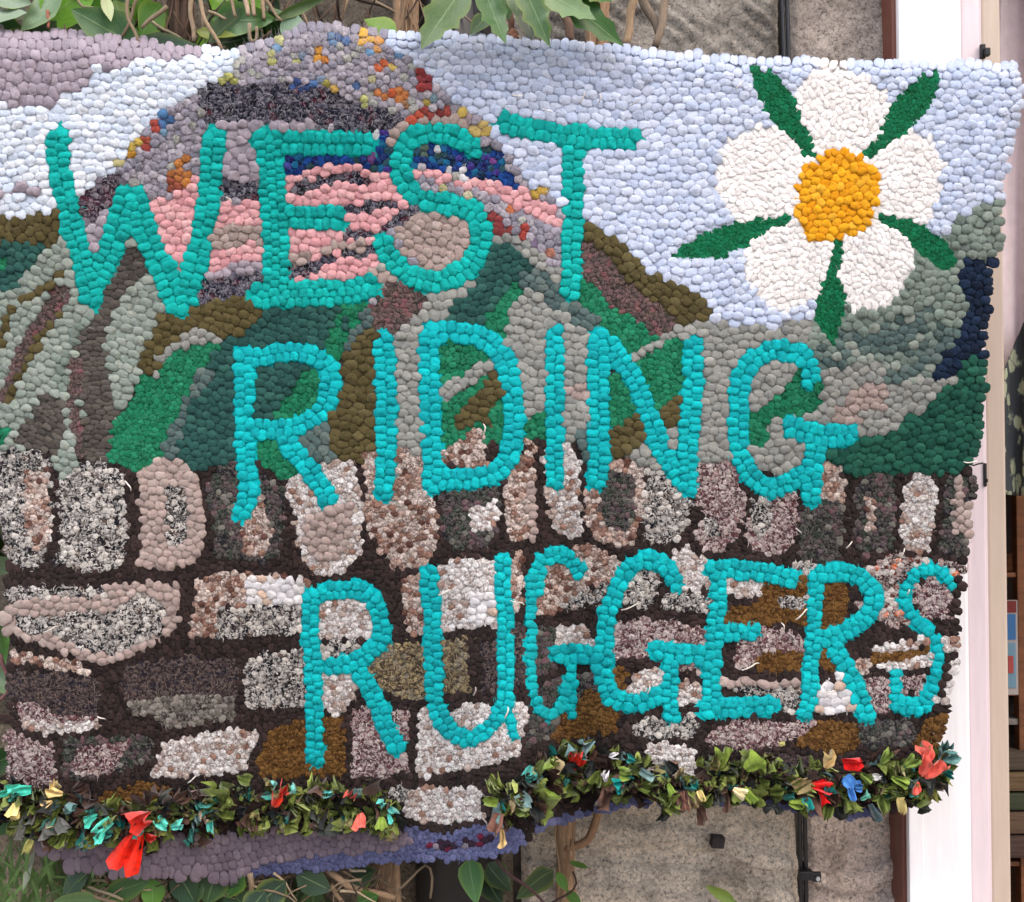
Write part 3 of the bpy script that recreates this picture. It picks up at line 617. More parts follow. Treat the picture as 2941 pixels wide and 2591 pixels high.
leafg leaf 90 | lower green leaf of the flower | C 905,1370 955,1390 950,1460 940,1480 955,1520 920,1570 930,1640 970,1700 970,1800 F 945,150 915,280 880,270 815,170 810,0 C 810,1750 845,1650 872,1580 885,1500 905,1470
yolk flower_centre 0 | orange yellow centre of the flower | C 880,860 960,840 1040,870 1080,950 1140,950 1185,1000 1170,1110 1140,1200 1100,1290 1040,1340 960,1360 830,1395 760,1390 720,1310 680,1200 690,1080 720,990 800,930
"""
# letters: label, yarn, list of strokes (width | points)
LETTERS = [
 ('W of WEST', 'turq', ["120|A 345,765 330,830 350,1000 393,1190 428,1350 475,1500 540,1730", "140|A 545,1620 640,1440 690,1280 735,1120", "135|A 775,1120 830,1300 900,1480 990,1650 1035,1780", "128|A 1237,775 1212,1000 1195,1200 1155,1400 1125,1560 1060,1710"]),
 ('E of WEST', 'turq', ["145|A 1550,790 1562,1000 1575,1200 1585,1400 1592,1600 1570,1700", "140|A 1480,815 1650,820 1850,825 2000,825 B 110,828", "140|A 1630,1250 1750,1250 1870,1250 1940,1256", "145|A 1490,1700 1700,1690 1900,1685 2000,1680 B 125,1655"]),
 ('S of WEST', 'turq', ["118|B 735,860 650,808 560,765 450,765 345,800 308,880 302,960 312,1050 360,1115 450,1155 560,1172 680,1192 742,1245 772,1330 765,1430 710,1530 600,1600 480,1630 375,1600 292,1540 232,1465 195,1395"]),
 ('T of WEST', 'turq', ["118|B 895,705 1000,738 1150,768 1300,792 1450,802 1635,808", "112|B 1298,850 1295,1000 1290,1150 1290,1300 1282,1450 1280,1600 1270,1695"]),
 ('R of RIDING', 'turq2', ["115|D 1400,335 1408,500 1410,650 1410,800 1415,900 1420,1000 1425,1100 1425,1180 1385,1250", "105|D 1450,360 1560,335 1700,322 1830,345 1895,425 1898,550 1860,650 1760,735 1600,765 1470,765", "115|D 1640,800 1690,900 1760,980 1830,1065 1890,1175"]),
 ('first I of RIDING', 'turq2', ["112|E 207,250 220,400 220,600 225,750 225,900 215,1050 205,1140"]),
 ('D of RIDING', 'turq2', ["115|E 462,195 470,400 475,600 485,800 490,950 478,1095", "115|E 510,215 600,208 720,222 830,275 908,370 938,500 953,650 953,800 928,930 840,1030 700,1060 550,1050"]),
 ('second I of RIDING', 'turq2', ["92|E 1185,205 1190,400 1185,600 1190,800 1185,950 1190,1090"]),
 ('N of RIDING', 'turq2', ["115|E 1440,235 1435,400 1440,600 1440,800 1440,950 1428,1075", "105|E 1500,280 1580,380 1650,490 1690,600 1740,720 1780,850 1840,960 1920,1060", "112|F 97,270 95,450 85,600 75,750 65,900 65,1050 62,1110"]),
 ('G of RIDING', 'turq2', ["105|F 770,495 775,420 735,340 640,312 520,312 430,362 378,440 360,560 355,700 355,850 375,960 430,1060 530,1115 640,1082 730,1020", "125|F 650,760 780,795 900,805 1005,792", "112|F 805,850 785,950 778,1080 775,1165"]),
 ('first R of RUGGERS', 'turq2', ["95|G 1785,30 1785,150 1780,300 1800,450 1808,600 1805,750 1810,870 1812,990", "100|D 1790,1750 1830,1710 1900,1690 E 50,1680 130,1725 H 180,130 205,230 190,310 110,380 30,420 G 1900,450", "108|H 60,470 130,570 180,680 220,800 290,915"]),
 ('U of RUGGERS', 'turq2', ["105|E 465,1580 470,1700 H 480,20 490,200 490,350 500,500 500,640 540,760 620,835 700,868", "82|H 720,865 790,825 860,745 905,640 910,500 902,350 905,200 895,50 E 890,1700 890,1515", "55|H 930,700 950,845"]),
 ('first G of RUGGERS', 'turq2', ["85|E 1335,1590 1295,1520 1200,1475 1120,1505 1078,1600 1062,1700", "56|H 1052,20 1047,200 1042,350 1047,480 1050,600 1090,690", "78|H 1090,690 1140,738 1210,690 1240,600 1272,520", "105|H 1185,372 1380,372", "46|H 1288,450 1282,600 1287,725"]),
 ('second G of RUGGERS', 'turq2', ["100|E 1885,1655 1830,1555 1720,1505 1620,1545 1560,1650 1520,1750 H 1500,100 1480,250 1470,400 1470,530 1510,628 1600,655 1700,650 1785,600", "112|H 1765,355 1900,372 2000,375 I 130,385", "80|H 1848,440 1850,560 1850,650 1860,745"]),
 ('E of RUGGERS', 'turq2', ["112|F 205,1570 350,1572 500,1592 665,1622", "92|F 243,1600 240,1700 I 235,100 220,250 210,400 195,550 198,690", "92|I 240,248 450,248", "112|I 165,690 300,682 545,672"]),
 ('second R of RUGGERS', 'turq2', ["82|F 810,1600 797,1750 I 795,60 785,200 780,350 770,500 762,620 735,725", "95|F 830,1595 900,1582 1010,1592 1090,1640 1150,1720 I 1152,70 1090,170 980,240 850,282", "97|I 900,335 960,430 1020,530 1060,630 1092,735"]),
 ('S of RUGGERS', 'turq2', ["78|F 1595,1662 1540,1592 1460,1562 1372,1602 1312,1680 I 1308,20 1312,100 1380,190 1470,252 1510,330 1506,450 1480,560 1432,650", "100|I 1430,665 1345,685 1275,655", "66|I 1258,620 1256,560 1260,480"]),
]
# single flecks of coloured wool: sheet, x, y, radius, colour
SPOTS = """
A 920,660 40 60,120,170|A 950,700 36 55,110,165|A 900,735 30 190,70,45|A 865,800 26 185,80,40|A 830,850 24 175,60,45|A 790,830 34 200,170,60|A 750,890 42 232,165,30|A 705,945 26 215,205,140
A 955,780 24 120,160,190|A 1010,850 40 190,186,196|A 1060,920 40 198,120,24|A 1010,1000 40 190,110,30|A 1080,1000 36 205,125,30|A 1000,1070 40 165,75,35|A 1070,1045 28 210,130,30
A 1300,450 40 215,215,120|A 1350,470 36 205,205,110|A 1550,345 32 210,210,120|A 1700,360 28 205,205,130|A 1580,290 24 120,170,210|A 1610,240 30 220,220,150|A 1835,330 44 235,165,45|A 1860,370 24 225,140,40
A 1690,490 36 40,85,150|A 1740,500 36 36,75,140|A 1810,490 30 60,110,170|A 1880,480 40 190,180,80|A 1930,500 30 205,165,70|A 1900,235 26 110,150,190|A 1975,240 34 60,110,165
B 90,240 40 235,180,50|B 160,255 34 230,160,60|B 130,320 26 110,160,200|B 300,320 34 95,145,185|B 200,385 30 230,110,50|B 240,375 24 215,185,90|B 430,400 36 165,45,35|B 450,470 42 150,40,45|B 410,490 26 170,50,40
B 190,540 30 200,120,50|B 240,545 30 226,100,35|B 300,555 40 220,135,60|B 330,580 30 175,125,80|B 90,600 28 210,215,130|B 40,490 28 60,100,150|B 460,580 26 190,165,70|B 500,560 24 110,140,150
B 385,665 30 200,80,40|B 450,655 34 160,55,35|B 520,665 34 155,45,35|B 570,650 28 165,60,40|B 640,640 26 215,185,80|B 740,730 32 190,165,90|B 770,780 36 205,175,80|B 700,700 22 170,150,150
B 520,845 22 225,230,235|B 565,985 24 225,225,228|B 660,1000 24 225,225,228|B 150,770 18 215,220,225|B 830,940 22 130,60,150|B 150,910 24 120,60,140|B 440,870 26 60,90,70
B 560,1080 26 200,195,140|B 610,1095 26 205,205,150|B 690,1140 26 205,200,165|B 1095,1110 30 205,165,50|B 830,1260 40 150,45,35|B 880,1320 36 145,40,35|B 930,1330 30 165,60,40|B 800,1225 26 200,80,50|B 930,1225 30 215,120,60|B 1010,1300 28 200,130,70|B 1020,1335 26 190,60,40
B 1150,1470 32 190,120,95|B 1080,1410 26 130,110,140|B 440,1150 22 30,90,180|B 1290,1650 24 20,130,190|E 465,135 12 200,40,50|E 275,718 10 200,40,50|E 580,1060 16 200,80,90
F 1040,505 20 110,80,70|C 1665,1585 12 120,30,50|I 1075,100 22 220,120,70|I 610,890 18 200,190,110|I 1320,1000 1 0,0,0
"""

def sstep(a, b, x):
    t = np.clip((np.asarray(x, float) - a) / (b - a), 0, 1)
    return t * t * (3 - 2 * t)

_top = OUTLINE[:30]
_top = _top[:int(np.argmax(_top[:, 0])) + 1]
def top_edge(px):
    return np.interp(px, _top[:, 0], _top[:, 1])
_r = np.array([p for p in OUTLINE if p[0] > 2600 and p[1] > 290])
_r = _r[np.argsort(_r[:, 1])]
def right_edge(py):
    return np.interp(py, _r[:, 1], _r[:, 0])

def depth(px, py):
    """How far the draped rug stands out towards the viewer (metres)."""
    px = np.asarray(px, float); py = np.asarray(py, float)
    d = 0.026 * np.sin(px / 250.0 + 0.9) * sstep(500, 1900, py) * (1 - 0.7 * np.exp(-((px - 1500) / 300.0) ** 2)) + 0.008 * np.sin(py / 260.0 + px / 500.0)
    d = d + 0.020 * np.exp(-((px - 900) / 330.0) ** 2 - ((py - 250) / 260.0) ** 2)
    a = sstep(1150, 2300, py)
    cx = 1455 + 25 * np.sin(py / 300.0)
    d = d + a * (0.060 * np.exp(-((px - cx) / 170.0) ** 2) - 0.044 * np.exp(-((px - cx - 165) / 84.0) ** 2))
    t = np.clip((py - top_edge(px)) / (50 + 45 * sstep(900, 200, px)), 0.0, 1.0)
    d = d - (0.032 + 0.016 * sstep(900, 200, px)) * (1 - np.sqrt(1 - (0.955 * (1 - t)) ** 2)) 
    s = np.clip((right_edge(py) - px) / 45.0, 0.0, 1.0)
    d = d - 0.014 * (1 - np.sqrt(1 - (0.97 * (1 - s)) ** 2))
    lowl = np.clip((py - 2345) / 170.0, 0, 1.3) * sstep(1300, 900, px)
    d = d - 0.006 * lowl ** 2
    return d

def surf(px, py, lift=0.0):
    return W(px, py, depth(px, py) + lift)

def surf_normal(px, py):
    e = 6.0
    dx = surf(px + e, py) - surf(px - e, py)
    dy = surf(px, py + e) - surf(px, py - e)
    n = np.cross(dx, dy)
    n /= np.linalg.norm(n, axis=-1, keepdims=True) + 1e-12
    n = np.where(n[..., 1:2] > 0, -n, n)
    return n

# ---- raster of patch ids
PAD, STEP = 260, 2.0
GW, GH = int((SW + 2 * PAD) / STEP), int((SH + 2 * PAD) / STEP)

def poly_mask(poly):
    x0, y0 = np.floor((poly.min(0) + PAD) / STEP).astype(int)
    x1, y1 = np.ceil((poly.max(0) + PAD) / STEP).astype(int) + 1
    x0, y0, x1, y1 = max(x0, 0), max(y0, 0), min(x1, GW), min(y1, GH)
    gx = np.arange(x0, x1) * STEP - PAD
    ins = np.zeros((y1 - y0, x1 - x0), bool)
    for r in range(y0, y1):
        yy = r * STEP - PAD + 0.37
        ya = poly[:, 1]; yb = np.roll(ya, -1); xa = poly[:, 0]; xb = np.roll(xa, -1)
        c = (ya > yy) != (yb > yy)
        if not c.any(): continue
        xs = np.sort(xa[c] + (yy - ya[c]) / (yb[c] - ya[c]) * (xb[c] - xa[c]))
        ins[r - y0] = (np.searchsorted(xs, gx) % 2) == 1
    return ins, (x0, y0, x1, y1)

LAB = np.zeros((GH, GW), np.int32)
om, ob = poly_mask(OUTLINE)
INSIDE = np.zeros((GH, GW), bool); INSIDE[ob[1]:ob[3], ob[0]:ob[2]] = om
patches = []     # dict(yarn,name,label,angle)
for line in PATCH.strip().split('\n'):
    head, lab, pts = [s.strip() for s in line.split('|')]
    yarn, nm, ang = head.split()
    poly = parse_pts(pts)
    if nm == 'petal': poly = poly.mean(0) + (poly - poly.mean(0)) * 1.05
    patches.append(dict(yarn=yarn, name=nm, label=None if lab == '-' else lab, ang=math.radians(float(ang)), poly=poly, letter=False))
    m, b = poly_mask(poly)
    sub = LAB[b[1]:b[3], b[0]:b[2]]
    sub[m & INSIDE[b[1]:b[3], b[0]:b[2]]] = len(patches)

def resample(poly, step):
    seg = np.linalg.norm(np.diff(poly, axis=0), axis=1); s = np.concatenate([[0], np.cumsum(seg)])
    n = max(2, int(round(s[-1] / step)) + 1)
    t = np.linspace(0, s[-1], n)
    # smooth the corner angles with a Catmull-like resampling
    x = np.interp(t, s, poly[:, 0]); y = np.interp(t, s, poly[:, 1])
    for _ in range(2):
        x[1:-1] = 0.25 * x[:-2] + 0.5 * x[1:-1] + 0.25 * x[2:]
        y[1:-1] = 0.25 * y[:-2] + 0.5 * y[1:-1] + 0.25 * y[2:]
    return np.stack([x, y], 1)

P, PID, PA, PB, PTH, FIX = [], [], [], [], [], []     # loops: position, patch, axes, angle, fixed
for lab, yarn, strokes in LETTERS:
    patches.append(dict(yarn=yarn, name='letter', label='turquoise letter ' + lab, ang=0, letter=True))
    pid = len(patches)
    la, lb = Y[yarn][1] * TS, Y[yarn][2] * TS
    mine = []
    for st in strokes:
        w, pts = st.split('|'); w = (float(w) + 8) * TS
        poly = parse_pts(pts)
        fine = resample(poly, 6)
        x0, y0 = np.floor((fine.min(0) - w + PAD) / STEP).astype(int); x1, y1 = np.ceil((fine.max(0) + w + PAD) / STEP).astype(int)
        gx, gy = np.meshgrid(np.arange(x0, x1) * STEP - PAD, np.arange(y0, y1) * STEP - PAD)
        dd = np.full(gx.shape, 1e9)
        for q in fine: dd = np.minimum(dd, (gx - q[0]) ** 2 + (gy - q[1]) ** 2)
        sub = LAB[y0:y1, x0:x1]; sub[dd < (w * 0.5 + 4) ** 2] = pid
        c = resample(poly, lb)
        tg = np.gradient(c, axis=0); tg /= np.linalg.norm(tg, axis=1, keepdims=True) + 1e-9
        nr = np.stack([-tg[:, 1], tg[:, 0]], 1)
        lanes = max(1, int(round(w / la)))
        for k in range(lanes):
            off = (k - (lanes - 1) / 2) * w / lanes
            for i in range(len(c)):
                q = c[i] + nr[i] * (off + rng.normal(0, 1.6)) + tg[i] * ((0.5 * lb if k % 2 and i < len(c) - 1 else 0) + rng.normal(0, 2.6))
                if any((q[0] - m[0]) ** 2 + (q[1] - m[1]) ** 2 < (0.72 * lb) ** 2 for m in mine): continue
                mine.append(q)
                P.append(q); PID.append(pid); PA.append(w / lanes * 1.02); PB.append(lb); FIX.append(True)
                PTH.append(math.atan2(nr[i][1], nr[i][0]) + rng.normal(0, 0.12))
# the pale sky yarn only where the sky is; slivers elsewhere go to the neighbouring patch
smask = np.zeros((GH, GW), bool)
m_, b_ = poly_mask(parse_pts("B 100,0 2000,0 C 2000,300 2100,620 1860,1150 1500,1400 1350,1560 950,1790 F 820,150 560,185 300,170 210,120 C 130,1700 B 1990,1690 1810,1620 1550,1400 1350,1265 1225,1240 1050,1080 870,880 740,700 400,380 200,250"))
smask[b_[1]:b_[3], b_[0]:b_[2]] = m_
fcx, fcy = parse_pts('C 930,1110')[0]
gxx, gyy = np.meshgrid(np.arange(GW) * STEP - PAD, np.arange(GH) * STEP - PAD)
smask &= ((gxx - fcx) ** 2 + (gyy - fcy) ** 2) > (300 * TS) ** 2
LAB[(LAB == 1) & ~smask] = -1
for _ in range(60):
    unk = LAB == -1
    if not unk.any(): break
    for ax, s_ in ((0, 1), (0, -1), (1, 1), (1, -1)):
        r_ = np.roll(LAB, s_, ax)
        t_ = unk & (r_ > 0) & (LAB == -1)
        LAB[t_] = r_[t_]
LAB[LAB < 0] = 0
LAB[~INSIDE] = 0

def label_at(p):
    ix = np.clip(((p[:, 0] + PAD) / STEP).round().astype(int), 0, GW - 1)
    iy = np.clip(((p[:, 1] + PAD) / STEP).round().astype(int), 0, GH - 1)
    return LAB[iy, ix]

# a neat row of loops along the rug's top and right edges
MORTAR_ID = [i + 1 for i, p_ in enumerate(patches) if p_['name'] == 'mortar_line'][0]
_i1 = int(np.argmax(OUTLINE[:, 0]))
for seg, inset in ((OUTLINE[:_i1 + 1], 13), (OUTLINE[_i1:_i1 + 26], 12)):
    c = resample(seg, 26)
    tg = np.gradient(c, axis=0); tg /= np.linalg.norm(tg, axis=1, keepdims=True) + 1e-9
    nr = np.stack([-tg[:, 1], tg[:, 0]], 1)
    q = c + nr * (inset + rng.normal(0, 0.9, (len(c), 1))) + tg * rng.normal(0, 2.5, (len(c), 1))
    lb_ = label_at(c + nr * 16)
    for i in range(len(q)):
        if lb_[i] <= 0 or q[i][0] < -170: continue
        if patches[lb_[i] - 1]['letter']: lb_[i] = MORTAR_ID
        P.append(q[i]); PID.append(int(lb_[i])); PA.append(25.01); PB.append(26 * rng.uniform(.94, 1.06)); FIX.append(True)
        PTH.append(math.atan2(nr[i][1], nr[i][0]) + rng.normal(0, 0.1))

for k, pt in enumerate(patches):
    if pt['letter']: continue
    pid = k + 1
    ys, xs = np.nonzero(LAB == pid)
    if len(xs) == 0: continue
    y = Y[pt['yarn']]; a, b = y[1] * TS, y[2] * TS
    lo = np.array([xs.min(), ys.min()]) * STEP - PAD; hi = np.array([xs.max(), ys.max()]) * STEP - PAD
    c0 = (lo + hi) / 2; R = np.linalg.norm(hi - lo) / 2 + 2 * max(a, b)
    th = pt['ang']
    nu, nv = int(R / a) + 1, int(R / b) + 1
    U, V = np.meshgrid(np.arange(-nu, nu + 1), np.arange(-nv, nv + 1))
    u = (U + 0.5 * (V % 2)) * a; v = V * b * 1.0
    u = u.ravel() + rng.normal(0, 0.13 * a, u.size); v = v.ravel() + rng.normal(0, 0.11 * b, v.size)
    ph = rng.uniform(0, 6, 2)
    u2 = u + 0.35 * a * np.sin(v / (b * 5) + ph[0]); v2 = v + 0.9 * b * np.sin(u / (a * 5.5) + ph[1])
    q = np.stack([c0[0] + u2 * math.cos(th) - v2 * math.sin(th), c0[1] + u2 * math.sin(th) + v2 * math.cos(th)], 1)
    q = q[label_at(q) == pid]
    if len(q) == 0:
        q = np.array([[xs.mean() * STEP - PAD, ys.mean() * STEP - PAD]])
    if pt['name'] == 'petal':      # loops radiate from the flower's middle
        fc = parse_pts('C 930,1110')[0]
        base = np.arctan2(q[:, 1] - fc[1], q[:, 0] - fc[0])
    elif pt['yarn'] == 'dark':     # loops lie across the mortar lines
        base = np.where(np.sin(q[:, 0] / 60.0) * np.sin(q[:, 1] / 45.0) > 0.35, 0.1, 1.5)
    else: base = np.full(len(q), th)
    jit = np.radians(rng.normal(0, y[5], len(q)))
    for i in range(len(q)):
        s = rng.uniform(0.84, 1.18); e_ = rng.uniform(0.88, 1.22)
        P.append(q[i]); PID.append(pid); PA.append(a * s * e_); PB.append(b * s / e_); PTH.append(base[i] + jit[i]); FIX.append(False)
P = np.array(P); PID = np.array(PID); PA = np.array(PA); PB = np.array(PB); PTH = np.array(PTH); FIX = np.array(FIX)

def neighbours(P, k):
    kd = kdtree.KDTree(len(P))
    for i, p in enumerate(P): kd.insert((p[0], p[1], 0), i)
    kd.balance()
    idx = np.zeros((len(P), k), int)
    for i, p in enumerate(P):
        r = kd.find_n((p[0], p[1], 0), k + 1)
        idx[i] = [t[1] for t in r if t[1] != i][:k]
    return idx

for it in range(26):
    if it % 3 == 0: NB = neighbours(P, 10)
    D = P[NB] - P[:, None]
    def qn(th, a, b):
        cu, su = np.cos(th), np.sin(th)
        uu = (D[..., 0] * cu + D[..., 1] * su) / a; vv = (-D[..., 0] * su + D[..., 1] * cu) / b
        return np.sqrt(uu * uu + vv * vv) + 1e-6
    q = 0.5 * (qn(PTH[:, None], PA[:, None], PB[:, None]) + qn(PTH[NB], PA[NB], PB[NB]))
    push = np.clip(1.10 - q, 0, 1)
    un = D / (np.linalg.norm(D, axis=-1, keepdims=True) + 1e-6)
    mv = -(un * (push * 0.22 * (0.5 * (PA + PB))[:, None])[..., None]).sum(1)
    mv[FIX] *= 0.15
    Q = P + mv
    ok = (label_at(Q) == PID) | FIX
    P[ok] = Q[ok]
# drop loops that ended up crammed together, and those outside the rug
NB = neighbours(P, 9)
dm = np.linalg.norm(P[NB[:, 0]] - P, axis=1)
keep = FIX | (dm > 0.42 * np.minimum(PA, PB)) | (NB[:, 0] > np.arange(len(P)))
keep &= INSIDE[np.clip(((P[:, 1] + PAD) / STEP).astype(int), 0, GH - 1), np.clip(((P[:, 0] + PAD) / STEP).astype(int), 0, GW - 1)]
keep &= P[:, 0] > -175
_er = INSIDE.copy()
for s_ in ((7, 0), (-7, 0), (0, 7), (0, -7), (5, 5), (-5, 5), (5, -5), (-5, -5)): _er &= np.roll(INSIDE, s_, (0, 1))
_in = _er[np.clip(((P[:, 1] + PAD) / STEP).astype(int), 0, GH - 1), np.clip(((P[:, 0] + PAD) / STEP).astype(int), 0, GW - 1)]
keep &= FIX | _in | (P[:, 1] > 1750)
P, PID, PA, PB, PTH, FIX = P[keep], PID[keep], PA[keep], PB[keep], PTH[keep], FIX[keep]
NL = len(P)

# ---- shape of every loop: its share of the surface, rounded off
M = 14
NB = neighbours(P, 16)
D = P[NB] - P[:, None]
ang = np.arange(M) / M * 2 * np.pi
wa = PTH[:, None] + ang[None]
dirs = np.stack([np.cos(wa), np.sin(wa)], -1)                     # N,M,2
def metric(th, a, b):
    c_, s_ = np.cos(th), np.sin(th)
    ia, ib = 1 / a ** 2, 1 / b ** 2
    return np.stack([c_ * c_ * ia + s_ * s_ * ib, c_ * s_ * (ia - ib), s_ * s_ * ia + c_ * c_ * ib], -1)
MT = metric(PTH, PA, PB)
MM = 0.5 * (MT[:, None] + MT[NB])
MD = np.stack([MM[..., 0] * D[..., 0] + MM[..., 1] * D[..., 1], MM[..., 1] * D[..., 0] + MM[..., 2] * D[..., 1]], -1)
dot = np.einsum('nkc,nmc->nkm', MD, dirs)
hlf = 0.5 * (MD * D).sum(-1)
rr = np.where(dot > 1e-9, hlf[..., None] / np.maximum(dot, 1e-9), 1e9).min(1)
ell = 1.0 / np.sqrt((np.cos(ang)[None] / (PA[:, None] * 1.1)) ** 2 + (np.sin(ang)[None] / (PB[:, None] * 1.1)) ** 2)
EDGE = (np.abs(PA - 25.01) < 1e-6) & FIX
ell[EDGE] *= 0.56
rr = np.minimum(rr, ell)
rs = 0.2 * np.roll(rr, 1, 1) + 0.6 * rr + 0.2 * np.roll(rr, -1, 1)
rr = np.minimum(rs, rr * 1.03) * 1.035
rr *= rng.normal(1.0, 0.02, rr.shape)
HF = np.array([Y[patches[p - 1]['yarn']][6] for p in PID])
hgt = 0.48 * np.minimum(PA, PB) * HF * rng.uniform(0.84, 1.2, NL) * MPP
RINGS = [(0.99, -0.35), (1.0, 0.20), (0.965, 0.58), (0.84, 0.86), (0.48, 0.985)]
nrm = surf_normal(P[:, 0], P[:, 1])
LUMP = np.array([0.05 + 0.08 * min(1.0, max(0.0, (Y[patches[p - 1]['yarn']][4] - 0.25) / 0.4)) for p in PID])
tilt = rng.normal(0, 0.24, (NL, 2)) * rr.mean(1)[:, None]
Vv = np.zeros((NL, len(RINGS) * M + 1, 3))
# a loop is a strip arched over: round across its short side, nearly flat along its long side
cu_, cv_ = np.abs(np.cos(ang)), np.abs(np.sin(ang))
PL = rng.uniform(3.6, 7.5, (NL, 1))
for ri, (rf, hf) in enumerate(RINGS):
    pp = P[:, None] + dirs * (rr * rf)[..., None] + tilt[:, None] * max(hf, 0)
    lump = rng.normal(0, 1.0, (NL, M)) * LUMP[:, None] * (1 if hf > 0 else 0)
    if hf < 0: H = np.full((NL, M), hf)
    else:
        q_ = min(rf, 0.985)
        H = 0.22 + 0.78 * np.sqrt(np.clip((1 - (q_ * cu_)[None] ** PL) * (1 - (q_ * cv_)[None] ** 2.5), 0.0, 1))
    Vv[:, ri * M:(ri + 1) * M] = surf(pp[..., 0], pp[..., 1]) + nrm[:, None] * (hgt[:, None] * (H + lump))[..., None]
pc = P + tilt
Vv[:, -1] = surf(pc[:, 0], pc[:, 1]) + nrm * hgt[:, None]
fl = []
for ri in range(len(RINGS) - 1):
    for m in range(M):
        a, b = ri * M + m, ri * M + (m + 1) % M
        fl += [(a, b, b + M), (a, b + M, a + M)]
for m in range(M):
    fl.append(((len(RINGS) - 1) * M + m, (len(RINGS) - 1) * M + (m + 1) % M, len(RINGS) * M))
FL = np.array(fl)
# winding: photo y runs downwards, so flip
FL = FL[:, ::-1]

# ---- dye of every loop
C1 = np.zeros((NL, 3)); C2 = np.zeros((NL, 4))
for k, pt in enumerate(patches):
    s = np.nonzero(PID == k + 1)[0]
    if len(s) == 0: continue
    y = Y[pt['yarn']]
    w = np.array([c[1] for c in y[0]], float); w /= w.sum()
    ch = rng.choice(len(w), len(s), p=w)
    C1[s] = lin([c[0] for c in y[0]])[ch] * K
    C2[s, :3] = lin(y[3]) * K
    C2[s, 3] = y[4] * rng.uniform(0.5, 1.3, len(s))
for sp in SPOTS.replace('\n', '|').split('|'):
    t = sp.split()
    if not t: continue
    sh = SHEET[t[0]]; x, yv = t[1].split(',')
    c = (sh[0] + float(x) * TS, sh[1] + float(yv) * TS)
    s = (((P[:, 0] - c[0]) ** 2 + (P[:, 1] - c[1]) ** 2) < (float(t[2]) * TS) ** 2) & np.isin(PID, [i + 1 for i, p in enumerate(patches) if not p['letter']])
    C1[s] = (0.85 * lin([float(v) for v in t[3].split(',')]) + 0.10 * lin((180, 172, 184))) * K * rng.uniform(0.75, 1.15, (int(s.sum()), 1))
    C2[s, :3] = C1[s] * 1.25
C1 *= rng.normal(1.0, 0.06, (NL, 1))
C1 = np.clip(C1, 0.004, 0.88)

RUG_BASE = np.array([0.0, 0.0, CZ - 0.50])
rug = empty('hooked_rug', RUG_BASE)
tag(rug, 'hooked rag rug banner with white flower, hills, stone wall and turquoise words', 'rug')

def loops_mesh(name, sel, origin):
    n = len(sel)
    V = (Vv[sel] - origin).reshape(-1, 3)
    nv = Vv.shape[1]
    F = (FL[None] + (np.arange(n) * nv)[:, None, None]).reshape(-1, 3)
    me = mesh_np(name, V, F, YARN_MAT)
    ca = me.color_attributes.new('Col', 'FLOAT_COLOR', 'POINT')
    ca.data.foreach_set('color', np.repeat(np.concatenate([C1[sel], np.ones((n, 1))], 1), nv, 0).astype(np.float32).ravel())
    cb = me.color_attributes.new('Col2', 'FLOAT_COLOR', 'POINT')
    cb.data.foreach_set('color', np.repeat(C2[sel], nv, 0).astype(np.float32).ravel())
    return me

n_single = 0
for k, pt in enumerate(patches):
    sel = np.nonzero(PID == k + 1)[0]
    if len(sel) == 0: continue
    if pt['letter'] and pt['label'].endswith('WEST') and n_single + len(sel) <= 330:
        org = Vv[sel].mean((0, 1))
        lt = bpy.data.objects.new('letter', None); COL.objects.link(lt); lt.parent = rug; lt.location = org - RUG_BASE
        tag(lt, pt['label'])
        for i in sel:
            o = Vv[i].mean(0)
            link('yarn_loop', loops_mesh('yarn_loop', np.array([i]), o), lt, o - org)
        n_single += len(sel)
    else:
        o = link(pt['name'], loops_mesh(pt['name'], sel, RUG_BASE), rug)
        tag(o, pt['label'], kind='stuff')
print('LOOPS', NL, 'single', n_single)

# ---- woven backing
sp = 16
er = INSIDE.copy()
for sh in ((5, 0), (-5, 0), (0, 5), (0, -5), (4, 4), (-4, 4), (4, -4), (-4, -4)):
    er &= np.roll(INSIDE, sh, (0, 1))
gx = np.arange(-176, SW + 20, sp); gy = np.arange(40, SH + 20, sp)
GX, GY = np.meshgrid(gx, gy)
BV = surf(GX, GY, -0.0015).reshape(-1, 3) - RUG_BASE
okv = er[np.clip(((GY + PAD) / STEP).astype(int), 0, GH - 1), np.clip(((GX + PAD) / STEP).astype(int), 0, GW - 1)]
iv = np.arange(GX.size).reshape(GX.shape)
q = okv[:-1, :-1] & okv[1:, :-1] & okv[:-1, 1:] & okv[1:, 1:]
BF = np.stack([iv[:-1, :-1][q], iv[1:, :-1][q], iv[1:, 1:][q], iv[:-1, 1:][q]], 1)
used = np.unique(BF); rem = np.full(GX.size, -1); rem[used] = np.arange(len(used))
JUTE = plain('jute_backing', (74, 64, 56), 0.95, 0.3, 300, 0.1, 0.5)  # jute darkened in its colour to stand for shade between the loops
bk = link('backing', mesh_np('backing', BV[used], rem[BF], JUTE), rug)
so = bk.modifiers.new('thick', 'SOLIDIFY'); so.thickness = 0.006; so.offset = -1

